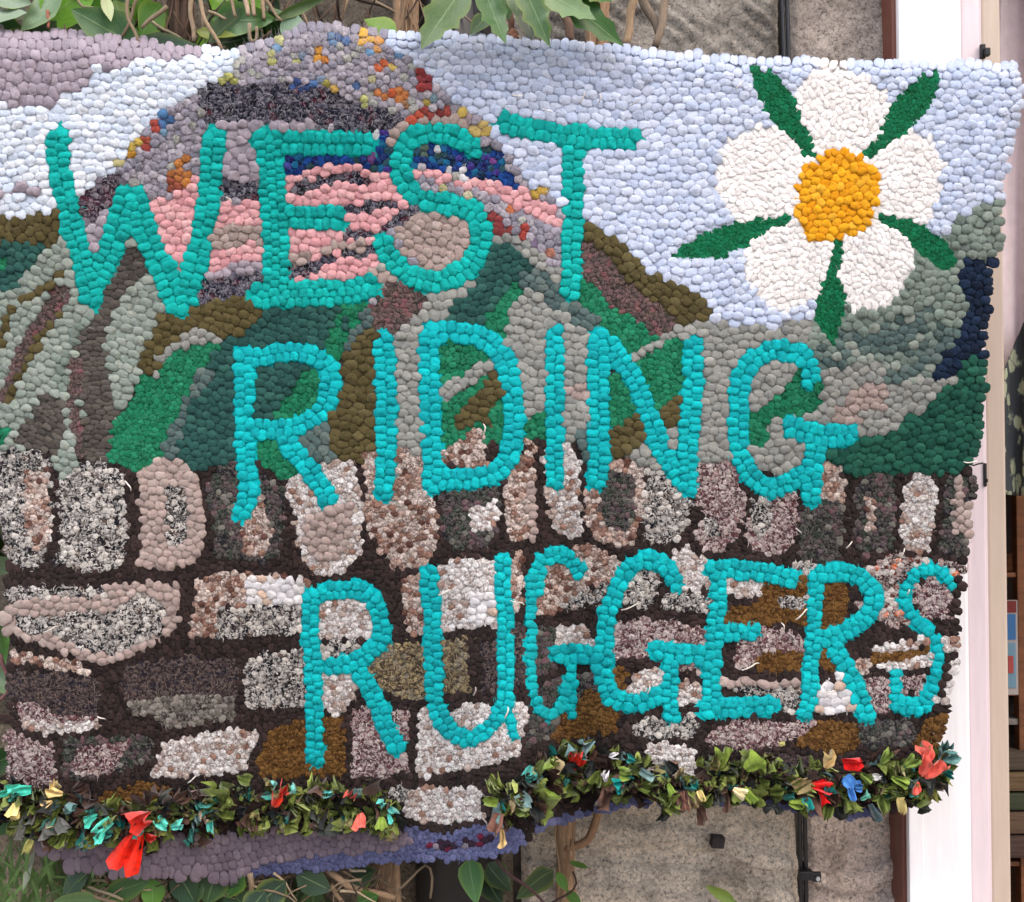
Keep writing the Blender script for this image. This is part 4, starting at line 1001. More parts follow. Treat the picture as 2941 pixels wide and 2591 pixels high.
# ---- low pile between the loops, in the same yarns
sp = 9
gx = np.arange(-172, SW + 10, sp); gy = np.arange(60, SH + 10, sp)
GX, GY = np.meshgrid(gx, gy)
iy = np.clip(((GY + PAD) / STEP).astype(int), 0, GH - 1); ix = np.clip(((GX + PAD) / STEP).astype(int), 0, GW - 1)
LFT = np.array([0.0] + [0.40 * 0.48 * min(Y[p_['yarn']][1], Y[p_['yarn']][2]) * TS * MPP * Y[p_['yarn']][6] for p_ in patches])
UV_ = surf(GX, GY, LFT[np.maximum(LAB[iy, ix], 0)]).reshape(-1, 3) - RUG_BASE
okv = er[iy, ix]
iv = np.arange(GX.size).reshape(GX.shape)
q = okv[:-1, :-1] & okv[1:, :-1] & okv[:-1, 1:] & okv[1:, 1:]
UF = np.stack([iv[:-1, :-1][q], iv[1:, :-1][q], iv[1:, 1:][q], iv[:-1, 1:][q]], 1)
used = np.unique(UF); rem = np.full(GX.size, -1); rem[used] = np.arange(len(used))
pcol = np.zeros((len(patches) + 1, 3)); pcol[0] = lin((70, 60, 54))
for k, pt in enumerate(patches): pcol[k + 1] = lin(Y[pt['yarn']][0][0][0]) * K
um = mesh_np('under_pile', UV_[used], rem[UF], YARN_MAT)
lc = pcol[np.maximum(LAB[iy, ix], 0)].reshape(-1, 3)[used]
for an_ in ('Col', 'Col2'):
    ca_ = um.color_attributes.new(an_, 'FLOAT_COLOR', 'POINT')
    ca_.data.foreach_set('color', np.concatenate([lc, np.full((len(lc), 1), 1.0 if an_ == 'Col' else 0.2)], 1).astype(np.float32).ravel())
tag(link('under_pile', um, rug), kind='stuff')

# ---- rag fringes sewn along the foot of the rug
def rag_mesh(kind):
    """A cut strip of cloth: gathered at its sewn end, ruffled and curling at the free end."""
    nu, nv = 7, 9
    V = []
    ph = random.uniform(0, 6); ph2 = random.uniform(0, 6)
    curl = random.uniform(-0.6, 1.1); ruf = random.uniform(0.12, 0.30); fl = random.uniform(0.6, 1.15); per = random.uniform(4.5, 9.5)
    jag = [random.uniform(-0.14, 0.10) for _ in range(nv)]
    for i in range(nu):
        u = i / (nu - 1)
        wd = (0.30 + 0.70 * u ** 0.7) * fl if kind == 0 else (0.62 + 0.38 * math.sin(math.pi * (0.15 + 0.7 * u))) * fl * 0.8
        for j in range(nv):
            v = j / (nv - 1) * 2 - 1
            z = ruf * (0.25 + u) * math.sin(v * per + ph) + ruf * 0.6 * u * math.sin(u * 6 + v * 2 + ph2) + curl * 0.5 * u * u + (0.45 * v * v * (0.3 + 0.7 * u) if kind else 0)
            x = u * (1 - 0.14 * abs(v) ** 1.5) * (1 - 0.22 * abs(curl) * u) + jag[j] * u * u
            V.append((x, v * wd * 0.5 * (1 - 0.25 * ruf * per / 4), z))
    F = [(i * nv + j, (i + 1) * nv + j, (i + 1) * nv + j + 1, i * nv + j + 1) for i in range(nu - 1) for j in range(nv - 1)]
    return mesh_np('rag_strip', np.array(V), np.array(F), CLOTH_MAT)
RAGS = [rag_mesh(i % 2) for i in range(28)]

def place_rag(parent, px, py, size_px, col, inplane=None, out=None, lift=0.004):
    me = random.choice(RAGS)
    o = bpy.data.objects.new('rag_strip', me); COL.objects.link(o); o.parent = parent
    p = surf(px, py, lift)
    n = Vector(surf_normal(np.array(px), np.array(py)).tolist())
    a = random.uniform(0, 2 * math.pi) if inplane is None else math.radians(inplane)
    t = Vector((math.cos(a), 0, math.sin(a)))
    t = (t - n * t.dot(n)).normalized()
    ou = random.uniform(0.2, 1.1) if out is None else out
    x = (t + n * ou).normalized()
    side = x.cross(n); side = side.normalized() if side.length > 0.05 else t.orthogonal()
    roll = random.uniform(-1.2, 1.2) if out is None else random.uniform(-0.35, 0.35)
    z = Matrix.Rotation(roll, 3, x) @ side.cross(x).normalized()
    if z.dot(n) < 0: z = -z
    yv = z.cross(x).normalized()
    s = size_px * MPP
    R = Matrix((x, yv, z)).transposed().to_4x4()
    par = parent.matrix_world if False else Matrix.Translation(parent_world[parent.name])
    o.matrix_basis = par.inverted() @ Matrix.Translation(Vector(p.tolist())) @ R @ Matrix.Diagonal((s, s * random.uniform(0.8, 1.15), s, 1))
    c = lin(col) * 0.98 * random.uniform(0.85, 1.15)
    o.color = (*c, 1)
    return o

RAGCOL = [((116, 130, 62), 5), ((138, 150, 78), 5), ((92, 104, 54), 3.5), ((96, 70, 60), 4), ((66, 48, 42), 3), ((52, 54, 54), 2.2), ((82, 86, 82), 1.6),
          ((166, 154, 104), 1.2), ((196, 174, 134), .5), ((110, 138, 138), .9), ((84, 170, 158), .5), ((30, 116, 110), .5), ((150, 160, 84), 2)]
wts = [w for _, w in RAGCOL]
bands = [("left rag fringe of green, brown and turquoise strips", "G -150,1170 0,1210 150,1270 350,1300 600,1350 900,1330 1200,1290 1500,1235 1800,1235 2000,1260 H 100,1245 260,1270", 105, 148),
         ("right rag fringe of green, brown and teal strips", "H 880,1240 1000,1200 1110,1100 1260,1000 1450,1030 1640,1080 1800,1150 1950,1180 I 200,1080 400,1100 600,1150 800,1150 1000,1120 1200,1090 1400,1085 1520,1010", 108, 152)]
EXTRA = [
 (0, 'G 740,1330', 170, (228, 46, 26), 25, .55), (0, 'G 800,1390', 175, (226, 42, 24), -118, .3), (0, 'G 840,1420', 60, (222, 40, 26), 0, .4),
 (0, 'G 180,1150', 95, (70, 196, 172), 175, .5), (0, 'G 120,1130', 80, (84, 206, 182), 200, .6), (0, 'G 60,1170', 80, (74, 198, 174), 170, .6), (0, 'G 640,1330', 110, (92, 206, 186), -150, .35), (0, 'G 560,1300', 90, (76, 192, 172), 190, .5), (0, 'G 600,1380', 85, (88, 204, 184), -120, .35),
 (0, 'G 780,1360', 80, (96, 190, 178), -60, .5), (0, 'G 900,1320', 80, (90, 200, 184), -45, .5), (0, 'G 980,1370', 70, (96, 196, 184), 20, .5),
 (0, 'G 90,1230', 85, (226, 204, 140), -80, .5), (0, 'G 110,1280', 60, (216, 196, 130), -100, .6), (0, 'G 360,1180', 85, (206, 178, 122), 165, .4), (0, 'G 330,1150', 60, (214, 190, 134), 100, .5), (0, 'G 300,1220', 70, (200, 172, 118), 200, .5),
 (0, 'G 180,1250', 110, (96, 96, 92), -80, .35), (0, 'G 330,1330', 110, (108, 108, 104), -20, .3), (0, 'G 130,1350', 90, (92, 92, 88), -70, .4), (0, 'G 250,1330', 100, (100, 100, 96), -60, .35), (0, 'G 440,1250', 90, (90, 130, 130), 150, .5), (0, 'G 180,1440', 80, (150, 148, 90), -110, .3),
 (0, 'G 420,1160', 80, (62, 42, 36), 30, .5), (0, 'G 480,1210', 80, (58, 40, 34), 0, .5), (0, 'G 1000,1220', 90, (80, 58, 48), 40, .6), (0, 'G 1100,1180', 80, (96, 68, 62), 30, .6),
 (0, 'G 1570,1250', 75, (226, 58, 34), 60, .7), (0, 'G 1620,1180', 70, (232, 62, 40), 70, .8), (0, 'G 1560,1110', 60, (118, 200, 196), 20, .6), (0, 'G 1680,1120', 60, (120, 204, 198), -30, .6), (0, 'G 1860,1180', 60, (96, 186, 182), 10, .6), (0, 'G 1440,1100', 85, (104, 120, 60), 150, .4),
 (0, 'H 10,1200', 70, (236, 104, 90), 60, .7), (0, 'H 70,1290', 85, (240, 112, 98), -70, .6), (0, 'H 180,1220', 75, (92, 196, 184), 10, .5), (0, 'H 240,1250', 75, (96, 200, 190), -20, .5), (0, 'H 230,1290', 70, (88, 190, 178), -60, .5), (0, 'H 190,1310', 75, (126, 148, 64), -80, .4), (0, 'G 1210,1330', 70, (84, 190, 178), -80, .5), (0, 'G 1130,1340', 70, (196, 172, 150), 40, .5),
 (1, 'H 870,1290', 110, (110, 76, 66), -90, .25), (1, 'H 880,1380', 100, (196, 164, 112), -70, .25), (1, 'H 860,1230', 90, (122, 142, 60), 160, .5), (1, 'H 980,1180', 100, (126, 154, 154), -60, .4), (1, 'H 960,1270', 80, (116, 132, 60), 10, .5), (1, 'H 1120,1040', 95, (130, 148, 66), 90, .5), (1, 'H 1110,1150', 100, (124, 144, 62), -95, .4),
 (1, 'H 1250,960', 80, (126, 158, 160), 100, .5), (1, 'H 1340,900', 90, (120, 154, 156), 20, .5), (1, 'H 1290,1050', 90, (230, 52, 34), 80, .35), (1, 'H 1290,1000', 70, (226, 50, 32), 85, .5), (1, 'H 1330,1090', 60, (212, 192, 110), -70, .4), (1, 'H 1350,970', 60, (24, 140, 136), 20, .6),
 (1, 'H 1500,965', 66, (232, 228, 232), 10, .7), (1, 'H 1480,1110', 62, (230, 226, 232), 80, .5), (1, 'H 1650,990', 75, (18, 128, 124), 150, .6), (1, 'H 1600,1110', 75, (16, 130, 126), 200, .5), (1, 'H 1680,1040', 85, (126, 154, 152), -30, .4), (1, 'H 1560,1050', 85, (128, 148, 66), 0, .5), (1, 'H 1840,1120', 75, (128, 152, 62), -80, .4), (1, 'H 1930,1160', 120, (108, 72, 64), -90, .25), (1, 'I 20,1170', 110, (110, 74, 66), -70, .25), (1, 'I 120,1150', 70, (18, 128, 122), 140, .5), (1, 'I 130,1160', 60, (206, 184, 124), -70, .3),
 (1, 'I 250,1020', 110, (134, 152, 68), 80, .4), (1, 'I 400,1040', 105, (132, 154, 64), 40, .4), (1, 'I 380,1150', 90, (128, 150, 62), -60, .4), (1, 'I 330,1150', 80, (206, 190, 150), -30, .5), (1, 'I 680,1150', 120, (206, 180, 128), 35, .35), (1, 'I 860,1030', 95, (186, 158, 108), 60, .4), (1, 'I 650,1230', 100, (130, 152, 64), -10, .3), (1, 'I 780,1130', 90, (214, 26, 28), 0, .45), (1, 'I 820,1160', 70, (210, 24, 26), -60, .4), (1, 'I 960,1000', 80, (212, 26, 28), 12, .5), (1, 'I 740,1200', 75, (16, 128, 124), -80, .5), (1, 'I 860,1190', 75, (18, 130, 126), 60, .5),
 (1, 'I 970,1080', 70, (80, 140, 214), -60, .5), (1, 'I 1000,1130', 70, (78, 138, 212), 0, .5), (1, 'I 1000,1150', 65, (76, 134, 210), -80, .4), (1, 'I 1060,1060', 90, (134, 154, 72), -40, .4), (1, 'I 1240,1080', 100, (134, 156, 66), -20, .35), (1, 'I 1180,1000', 90, (132, 154, 68), 60, .45), (1, 'I 1320,1020', 85, (128, 148, 70), 40, .4), (1, 'I 1130,1080', 55, (226, 222, 222), 0, .5), (1, 'I 1110,1240', 95, (72, 88, 92), -70, .4), (1, 'I 1060,1210', 60, (120, 200, 176), 40, .5),
 (1, 'I 1420,1080', 105, (238, 106, 92), 65, .4), (1, 'I 1450,1000', 85, (240, 112, 98), 100, .4), (1, 'I 1390,1110', 55, (236, 104, 92), -110, .5), (1, 'I 1520,1000', 100, (110, 146, 144), 70, .3), (1, 'I 1530,930', 90, (84, 128, 122), 60, .35), (1, 'I 1520,1040', 90, (24, 138, 130), -20, .4), (1, 'I 1540,960', 85, (104, 150, 146), 0, .35), (1, 'I 1430,1150', 100, (124, 120, 60), -50, .4), (1, 'I 1480,1120', 90, (96, 82, 62), -20, .4), (1, 'I 1290,1200', 85, (176, 158, 104), -90, .4), (1, 'I 1360,1140', 60, (60, 150, 130), -90, .5),
]
parent_world = {}
DARKCLOTH = plain('sewn_tape', (58, 46, 42), 0.95, 0.3, 200, 0.1)
for bi, (lab, path, hw, nrag) in enumerate(bands):
    c = resample(parse_pts(path), 10)
    # the cloth tape the strips are sewn to: a low ridge
    tv, tf = [], []
    tg = np.gradient(c, axis=0); tg /= np.linalg.norm(tg, axis=1, keepdims=True)
    nr = np.stack([-tg[:, 1], tg[:, 0]], 1)
    for j, (o_, l_) in enumerate(((-0.55, 0.002), (-0.3, 0.009), (0, 0.012), (0.3, 0.009), (0.55, 0.002))):
        q = c + nr * (hw * TS * o_)
        tv.append(surf(q[:, 0], q[:, 1], l_))
    tv = np.array(tv); nb, nc = tv.shape[:2]
    iv = np.arange(nb * nc).reshape(nb, nc)
    tf = np.stack([iv[:-1, :-1], iv[:-1, 1:], iv[1:, 1:], iv[1:, :-1]], -1).reshape(-1, 4)
    org = tv.reshape(-1, 3).mean(0)
    fr = link('rag_fringe', mesh_np('rag_fringe', tv.reshape(-1, 3) - org, tf, DARKCLOTH), rug, org - RUG_BASE)
    tag(fr, lab)
    parent_world[fr.name] = Vector(org.tolist())
    nex = [e for e in EXTRA if e[0] == bi]
    for i in range(nrag - len(nex) + 10):
        k = random.randrange(len(c))
        off = random.uniform(-1, 1) * hw * TS * 0.92
        x, yv = c[k] + nr[k] * off
        a = None if random.random() < 0.5 else math.degrees(math.atan2(-nr[k][1] * off, nr[k][0] * off))
        place_rag(fr, x, yv, random.uniform(60, 108) * TS * 1.3, random.choices([q[0] for q in RAGCOL], wts)[0], a, None, random.uniform(0.006, 0.018))
    tvs, tfs, tcs = [], [], []
    for i in range(330):
        k = random.randrange(len(c)); off = random.uniform(-1, 1) * hw * TS * 0.95
        o = place_rag(fr, c[k][0] + nr[k][0] * off, c[k][1] + nr[k][1] * off, random.uniform(50, 92) * TS * 1.25, random.choices([q[0] for q in RAGCOL], [w_ * (1.15 if i_ in (3, 4, 5, 2) else 1) for i_, w_ in enumerate(wts)])[0], None, None, random.uniform(0.003, 0.022))
        mw = np.array(o.matrix_basis); me_ = o.data
        vv = np.empty(len(me_.vertices) * 3); me_.vertices.foreach_get('co', vv); vv = vv.reshape(-1, 3)
        ff = np.empty(len(me_.loops), int); me_.loops.foreach_get('vertex_index', ff)
        tfs.append(ff.reshape(-1, 4) + sum(len(t_) for t_ in tvs)); tvs.append(vv @ mw[:3, :3].T + mw[:3, 3])
        tcs.append(np.tile(np.array(o.color), (len(vv), 1)))
        bpy.data.objects.remove(o)
    me_ = mesh_np('rag_tufts', np.concatenate(tvs), np.concatenate(tfs), YARN_MAT)
    for an_, mu_ in (('Col', 1.0), ('Col2', 0.7)):
        ca_ = me_.color_attributes.new(an_, 'FLOAT_COLOR', 'POINT')
        arr = np.concatenate(tcs) * np.array([mu_, mu_, mu_, 1 if an_ == 'Col' else 0.5])
        ca_.data.foreach_set('color', arr.astype(np.float32).ravel())
    tag(link('rag_tufts', me_, fr), kind='stuff')
    for _, pos, sz, col, a, ou in nex:
        x, yv = parse_pts(pos)[0]
        place_rag(fr, x, yv, sz * TS * (1.45 if col[0] > 200 and col[1] < 120 else 1.12), col, a, ou, random.uniform(0.024, 0.034))

# ---- loose thread ends poking out of the pile
def tube(pts, r0, r1, sides=5, mat=None, name='stem', col=None, parent=None, org=None, label=None):
    pts = [Vector(p) for p in pts]
    V, F, UVc = [], [], []
    n = len(pts); ln = 0.0
    for i, p in enumerate(pts):
        t = (pts[min(i + 1, n - 1)] - pts[max(i - 1, 0)]).normalized()
        a = t.orthogonal().normalized() if i == 0 else (pa - t * pa.dot(t)).normalized()
        pa = a; b = t.cross(a)
        r = r0 + (r1 - r0) * i / (n - 1)
        if i: ln += (p - pts[i - 1]).length
        for k in range(sides):
            an = 2 * math.pi * k / sides
            V.append(p + (a * math.cos(an) + b * math.sin(an)) * r)
            UVc.append((ln * 18, k / sides))
    for i in range(n - 1):
        for k in range(sides):
            a_, b_ = i * sides + k, i * sides + (k + 1) % sides
            F.append((a_, b_, b_ + sides, a_ + sides))
    org = Vector(org) if org is not None else Vector((0, 0, 0))
    me = bpy.data.meshes.new(name)
    me.from_pydata([v - org for v in V], [], F + [tuple(range(sides))[::-1], tuple(range((n - 1) * sides, n * sides))])
    me.polygons.foreach_set('use_smooth', [True] * len(me.polygons))
    uvl = me.uv_layers.new(name='UVMap')
    for lp in me.loops: uvl.data[lp.index].uv = UVc[lp.vertex_index]
    if mat: me.materials.append(mat)
    o = link(name, me, parent)
    if col is not None: o.color = (*col, 1)
    return o

THREADS = [('E 780,790', 60, 88), ('H 720,610', 50, 70), ('H 1010,100', 80, 150), ('H 1570,108', 120, 5), ('I 690,170', 90, 35), ('I 620,240', 50, 100), ('I 680,320', 80, 110), ('I 380,455', 110, 10), ('H 1720,600', 50, 70), ('H 770,1310', 70, -60),
           ('G 250,240', 90, 10), ('G 560,730', 60, -30), ('G 1080,1110', 60, 30), ('F 690,1330', 60, -50), ('F 980,1445', 50, 40), ('F 1290,1500', 60, 60), ('I 1330,30', 30, 60), ('I 920,600', 90, 170), ('B 1120,620', 70, -30), ('B 1000,560', 60, 160), ('B 1330,590', 70, 60), ('B 1440,590', 60, 80), ('B 1620,600', 70, 20), ('C 340,510', 60, 40), ('D 720,1060', 80, -60), ('E 520,1710', 80, 10), ('A 1330,1170', 50, 120), ('H 900,740', 70, 70), ('F 1730,960', 70, 170), ('I 1610,320', 60, 45)]
for pos, ln, a in THREADS:
    x, yv = parse_pts(pos)[0]; a = math.radians(a); L = ln * TS
    pts = []
    for i in range(7):
        t = i / 6
        xx = x + math.cos(a) * L * t + math.sin(t * 4) * L * 0.12; yy = yv - math.sin(a) * L * t + math.cos(t * 4 + a) * L * 0.12
        pts.append(surf(xx, yy, 0.0075 + 0.004 * math.sin(math.pi * t)) - RUG_BASE)
    c = lin(random.choice([(222, 212, 206), (206, 196, 188), (180, 170, 168)]))
    tube(pts, 0.0009, 0.0006, 5, CLOTH_MAT, 'thread_end', c, rug)

# loose wool fibres standing up from the fleecy top of the hill
fv, ff = [], []
for i in range(420):
    x = random.uniform(690, 1090); y = float(top_edge(x)) + random.uniform(-4, 60) ** 1.0
    a = random.gauss(1.57, 0.8); L = random.uniform(14, 44); k0 = len(fv)
    for j in range(4):
        t = j / 3
        cx = x + L * t * math.cos(a) + 6 * t * t * math.sin(i); cy = y - L * t * math.sin(a)
        b_ = surf(x, y, 0.004) - surf(x, y, 0.0)
        p = W(cx, cy, float(depth(x, y)) + 0.006 + 0.006 * t)
        fv.append(p + np.array([0.00022 * (1 - t), 0, 0])); fv.append(p - np.array([0.00022 * (1 - t), 0, 0]))
    for j in range(3):
        q_ = k0 + 2 * j; ff.append((q_, q_ + 1, q_ + 3, q_ + 2))
tag(link('wool_fuzz', mesh_np('wool_fuzz', np.array(fv) - RUG_BASE, np.array(ff), plain('wool_fibre', (206, 200, 206), 0.9, 0.1, 100, 0.1)), rug), kind='stuff')

# stray fibres all over the tweed yarns
tw = np.nonzero(np.array([Y[patches[p - 1]['yarn']][4] >= 0.4 for p in PID]))[0]
pick = np.concatenate([rng.choice(tw, 6500), rng.choice(NL, 5000)])
fv, ff, fc = [], [], []
bx = P[pick] + rng.normal(0, 7, (len(pick), 2)); an = rng.uniform(0, 6.283, len(pick)); ln_ = rng.uniform(7, 17, len(pick)); cu = rng.normal(0, 5, len(pick))
dep = depth(bx[:, 0], bx[:, 1]); hh = hgt[pick]
rows = []
for j in range(4):
    t = j / 3
    cx = bx[:, 0] + ln_ * t * np.cos(an) - cu * t * t * np.sin(an); cy = bx[:, 1] + ln_ * t * np.sin(an) + cu * t * t * np.cos(an)
    p = W(cx, cy, dep + hh * (0.9 + 0.35 * math.sin(math.pi * t)))
    w_ = 0.00035 * (1 - 0.7 * t)
    ox = np.stack([-np.sin(an) * w_, 0 * an, np.cos(an) * w_], -1)
    rows += [p + ox, p - ox]
FV = np.stack(rows, 1)                                            # n, 8, 3
FF = np.array([(2 * j, 2 * j + 1, 2 * j + 3, 2 * j + 2) for j in range(3)])
me_ = mesh_np('wool_fuzz', FV.reshape(-1, 3) - RUG_BASE, (FF[None] + (np.arange(len(pick)) * 8)[:, None, None]).reshape(-1, 4), YARN_MAT)
for an_ in ('Col', 'Col2'):
    ca_ = me_.color_attributes.new(an_, 'FLOAT_COLOR', 'POINT')
    src = np.concatenate([np.clip(C2[pick, :3] * 1.05, 0, 0.9) if an_ == 'Col' else C1[pick], np.full((len(pick), 1), 1.0 if an_ == 'Col' else 0.2)], 1)
    ca_.data.foreach_set('color', np.repeat(src, 8, 0).astype(np.float32).ravel())
tag(link('wool_fuzz', me_, rug), kind='stuff')

# ------------------------------------------------------------------ the wall behind
def box_mesh(name, x0, x1, y0, y1, z0, z1, mat, bev=0.0):
    import bmesh
    bm = bmesh.new()
    bmesh.ops.create_cube(bm, size=1)
    for v in bm.verts:
        v.co = Vector((x0 if v.co.x < 0 else x1, y0 if v.co.y < 0 else y1, z0 if v.co.z < 0 else z1))
    if bev: bmesh.ops.bevel(bm, geom=bm.edges[:], offset=bev, segments=2, affect='EDGES', profile=0.6)
    me = bpy.data.meshes.new(name); bm.to_mesh(me); bm.free()
    if mat: me.materials.append(mat)
    return me

WALL_D = -0.15
bounce_ground = link('ground', box_mesh('ground', -8, 8, -9, 0.3, -0.2, 0.0, plain('paving', (150, 142, 134), 0.9, 0.25, 6, 0.2, 0.3)))  # out of view, added to bounce light up at the wall and rug
tag(bounce_ground, kind='structure')

frame_l = float(W(2580, SH / 2, WALL_D)[0])
MORTAR = plain('mortar', (96, 88, 80), 0.95, 0.35, 60, 0.1, 0.8)
wallroot = empty('stone_wall', (0, 0.2, 0))
tag(wallroot, 'weathered gritstone house wall behind the rug', 'wall')
core = link('mortar', box_mesh('mortar', -2.6, frame_l, -WALL_D + 0.028, 0.5, 0.0, 2.7, MORTAR), wallroot)
core.location = (0, -0.2, 0)

def stone(px0, py0, px1, py1, col, kind):
    a = W(px0, py0, WALL_D); b = W(px1, py1, WALL_D)
    x0, x1, z1, z0 = a[0], b[0], a[2], b[2]
    nx = max(8, int((x1 - x0) / 0.0045)); nz = max(8, int((z1 - z0) / 0.0045))
    vis = kind != 'plain'
    if kind == 'strata': nx, nz = int(nx * 1.4), int(nz * 1.4)
    if not vis: nx = nz = 14
    X, Z = np.meshgrid(np.linspace(x0, x1, nx + 1), np.linspace(z0, z1, nz + 1))
    e = np.minimum(np.minimum(X - x0, x1 - X), np.minimum(Z - z0, z1 - Z))
    h = 0.012 * sstep(0, 0.014, e) ** 0.7
    k = MPP * (DIST - WALL_D) / DIST
    PX = X / k + SW / 2; PY = SH / 2 - (Z - CZ) / k          # photo position, roll neglected
    nzv = np.array([mnoise.fractal(Vector((x * 14, z * 14, 3.1 + px0)), 1.0, 2.0, 4) for x, z in zip(X.ravel(), Z.ravel())]).reshape(X.shape)
    h = h + 0.0045 * nzv
    if vis:
        fz = np.array([mnoise.noise(Vector((x * 90, z * 90, 1.7))) for x, z in zip(X.ravel(), Z.ravel())]).reshape(X.shape)
        h = h + 0.0022 * fz
    if kind == 'tooled':
        w = (X * 0.72 + Z * 0.9) + 0.004 * nzv
        g = np.sin(w * 2 * math.pi / 0.021)
        h = h + 0.0034 * np.clip(g + 0.3, -0.7, 1) * np.clip(0.6 + 1.6 * nzv, 0.05, 1.2)
        h = h + 0.0022 * np.array([mnoise.fractal(Vector((x * 60, z * 60, 9.0)), 0.8, 2.0, 3) for x, z in zip(X.ravel(), Z.ravel())]).reshape(X.shape)
    if kind == 'strata':
        cv = np.interp(PX, [1300, 1941, 2091, 2241, 2391, 2481, 2591], [2380, 2416, 2456, 2501, 2561, 2551, 2486])
        for o_, am in ((-30, 0.010), (20, -0.006), (75, 0.010), (-110, 0.005), (140, 0.008)):
            h = h + am * (sstep(-4, 4, PY - cv - o_ + 26 * nzv) - 0.5)
    V = np.stack([X, -WALL_D - h + 0.012, Z], -1).reshape(-1, 3)
    iv = np.arange(V.shape[0]).reshape(X.shape)
    F = np.stack([iv[:-1, :-1], iv[:-1, 1:], iv[1:, 1:], iv[1:, :-1]], -1).reshape(-1, 4)
    c = V.mean(0)
    # skirt to the mortar
    me = mesh_np('stone', V - c, F, STONE_MAT)
    o = link('stone', me, wallroot, c - np.array([0, 0.2, 0]))
    o.color = (*(lin(col) * 1.0), 1)
    return o

for py0, py1, cuts in ((-420, 560, [(-1200, -320), (-310, 610), (622, 1238), (1250, 2246), (2256, 2570)]), (572, 1330, [(-1200, 300), (312, 1500), (1512, 2590)]),
                       (1342, 2080, [(-1200, -200), (-188, 900), (912, 2000), (2012, 2590)]), (2092, 3000, [(-1200, 180), (192, 860), (872, 1480), (1492, 2304), (2312, 2600)])):
    for x0, x1 in cuts:
        top, bot = py0 < 0, py0 > 2000
        kind = 'plain'
        col = (118, 108, 98)
        if top and x0 > 1200: kind = 'tooled' if x0 < 2200 else 'rough'; col = (152, 146, 140) if x0 < 2200 else (162, 152, 146)
        elif bot and x0 > 1400: kind = 'strata'; col = (206, 194, 180) if x0 < 2200 else (210, 194, 184)
        elif top or bot: kind = 'rough'; col = (104, 96, 86) if top else (132, 120, 104)
        stone(x0, py0, x1, py1, col, kind)

# black downpipe
BLACK = plain('black_plastic', (22, 22, 24), 0.45, 0.25, 40, 0.4)
pc = W(1302, SH / 2, -0.14)
import bmesh
def cyl_mesh(name, r, z0, z1, mat, seg=40):
    bm = bmesh.new()
    bmesh.ops.create_cone(bm, cap_ends=True, segments=seg, radius1=r, radius2=r, depth=z1 - z0)
    bmesh.ops.translate(bm, verts=bm.verts, vec=(0, 0, (z0 + z1) / 2))
    me = bpy.data.meshes.new(name); bm.to_mesh(me); bm.free()
    for p in me.polygons: p.use_smooth = len(p.vertices) == 4
    me.materials.append(mat)
    return me
dp = empty('downpipe', (pc[0], pc[1], 0.0))
tag(dp, 'black downpipe on the wall behind the rug, beside the woody stem', 'pipe')
link('pipe', cyl_mesh('pipe', 0.056, 0.05, 2.6, BLACK), dp)
link('collar', cyl_mesh('collar', 0.061, 1.9, 1.98, BLACK), dp)

# black twin cable with a clip
ct, cb_ = W(2249, -120, WALL_D + 0.012), W(2309, 2740, WALL_D + 0.012)
cab = empty('cable', Vector(cb_.tolist()))
tag(cab, 'black twin cable running down the stone wall beside the door frame', 'cable')
CABLE = plain('cable_sheath', (20, 20, 22), 0.35, 0.15, 60, 0.5)
for s in (-1, 1):
    pts = []
    for i in range(26):
        t = i / 25
        p = ct * (1 - t) + cb_ * t + np.array([s * 0.0031 + 0.0015 * math.sin(t * 9), -0.0012 * math.sin(t * 14 + s), 0])
        pts.append(p - cb_)
    tube(pts, 0.0030, 0.0030, 8, CABLE, 'cable_strand', None, cab)
cl = W(2311, 2512, WALL_D + 0.02) - cb_
clip = link('clip', box_mesh('clip', -0.008, 0.010, -0.006, 0.006, -0.006, 0.006, BLACK, 0.002), cab, cl)
tab = link('clip_tab', box_mesh('clip_tab', 0.009, 0.021, -0.003, 0.004, -0.009, 0.003, BLACK, 0.0015), cab, cl)
link('clip_nail', cyl_mesh('clip_nail', 0.0028, -0.001, 0.0015, plain('zinc', (170, 170, 172), 0.4, 0.1, 90), 12), cab, cl + np.array([0.016, -0.004, -0.004])).rotation_euler = (math.radians(90), 0, 0)

# square iron nail head in the stone
nl = W(2063, 2421, WALL_D + 0.012)
nm = link('wall_nail', box_mesh('wall_nail', -0.0085, 0.0085, -0.002, 0.012, -0.0075, 0.0075, plain('old_iron', (52, 46, 46), 0.8, 0.4, 200, 0.3, 0.8), 0.002), None, nl)
nm.rotation_euler = (0.1, 0.12, 0.1)
tag(nm, 'square rusty iron nail head set in the stone below the fringe', 'nail')

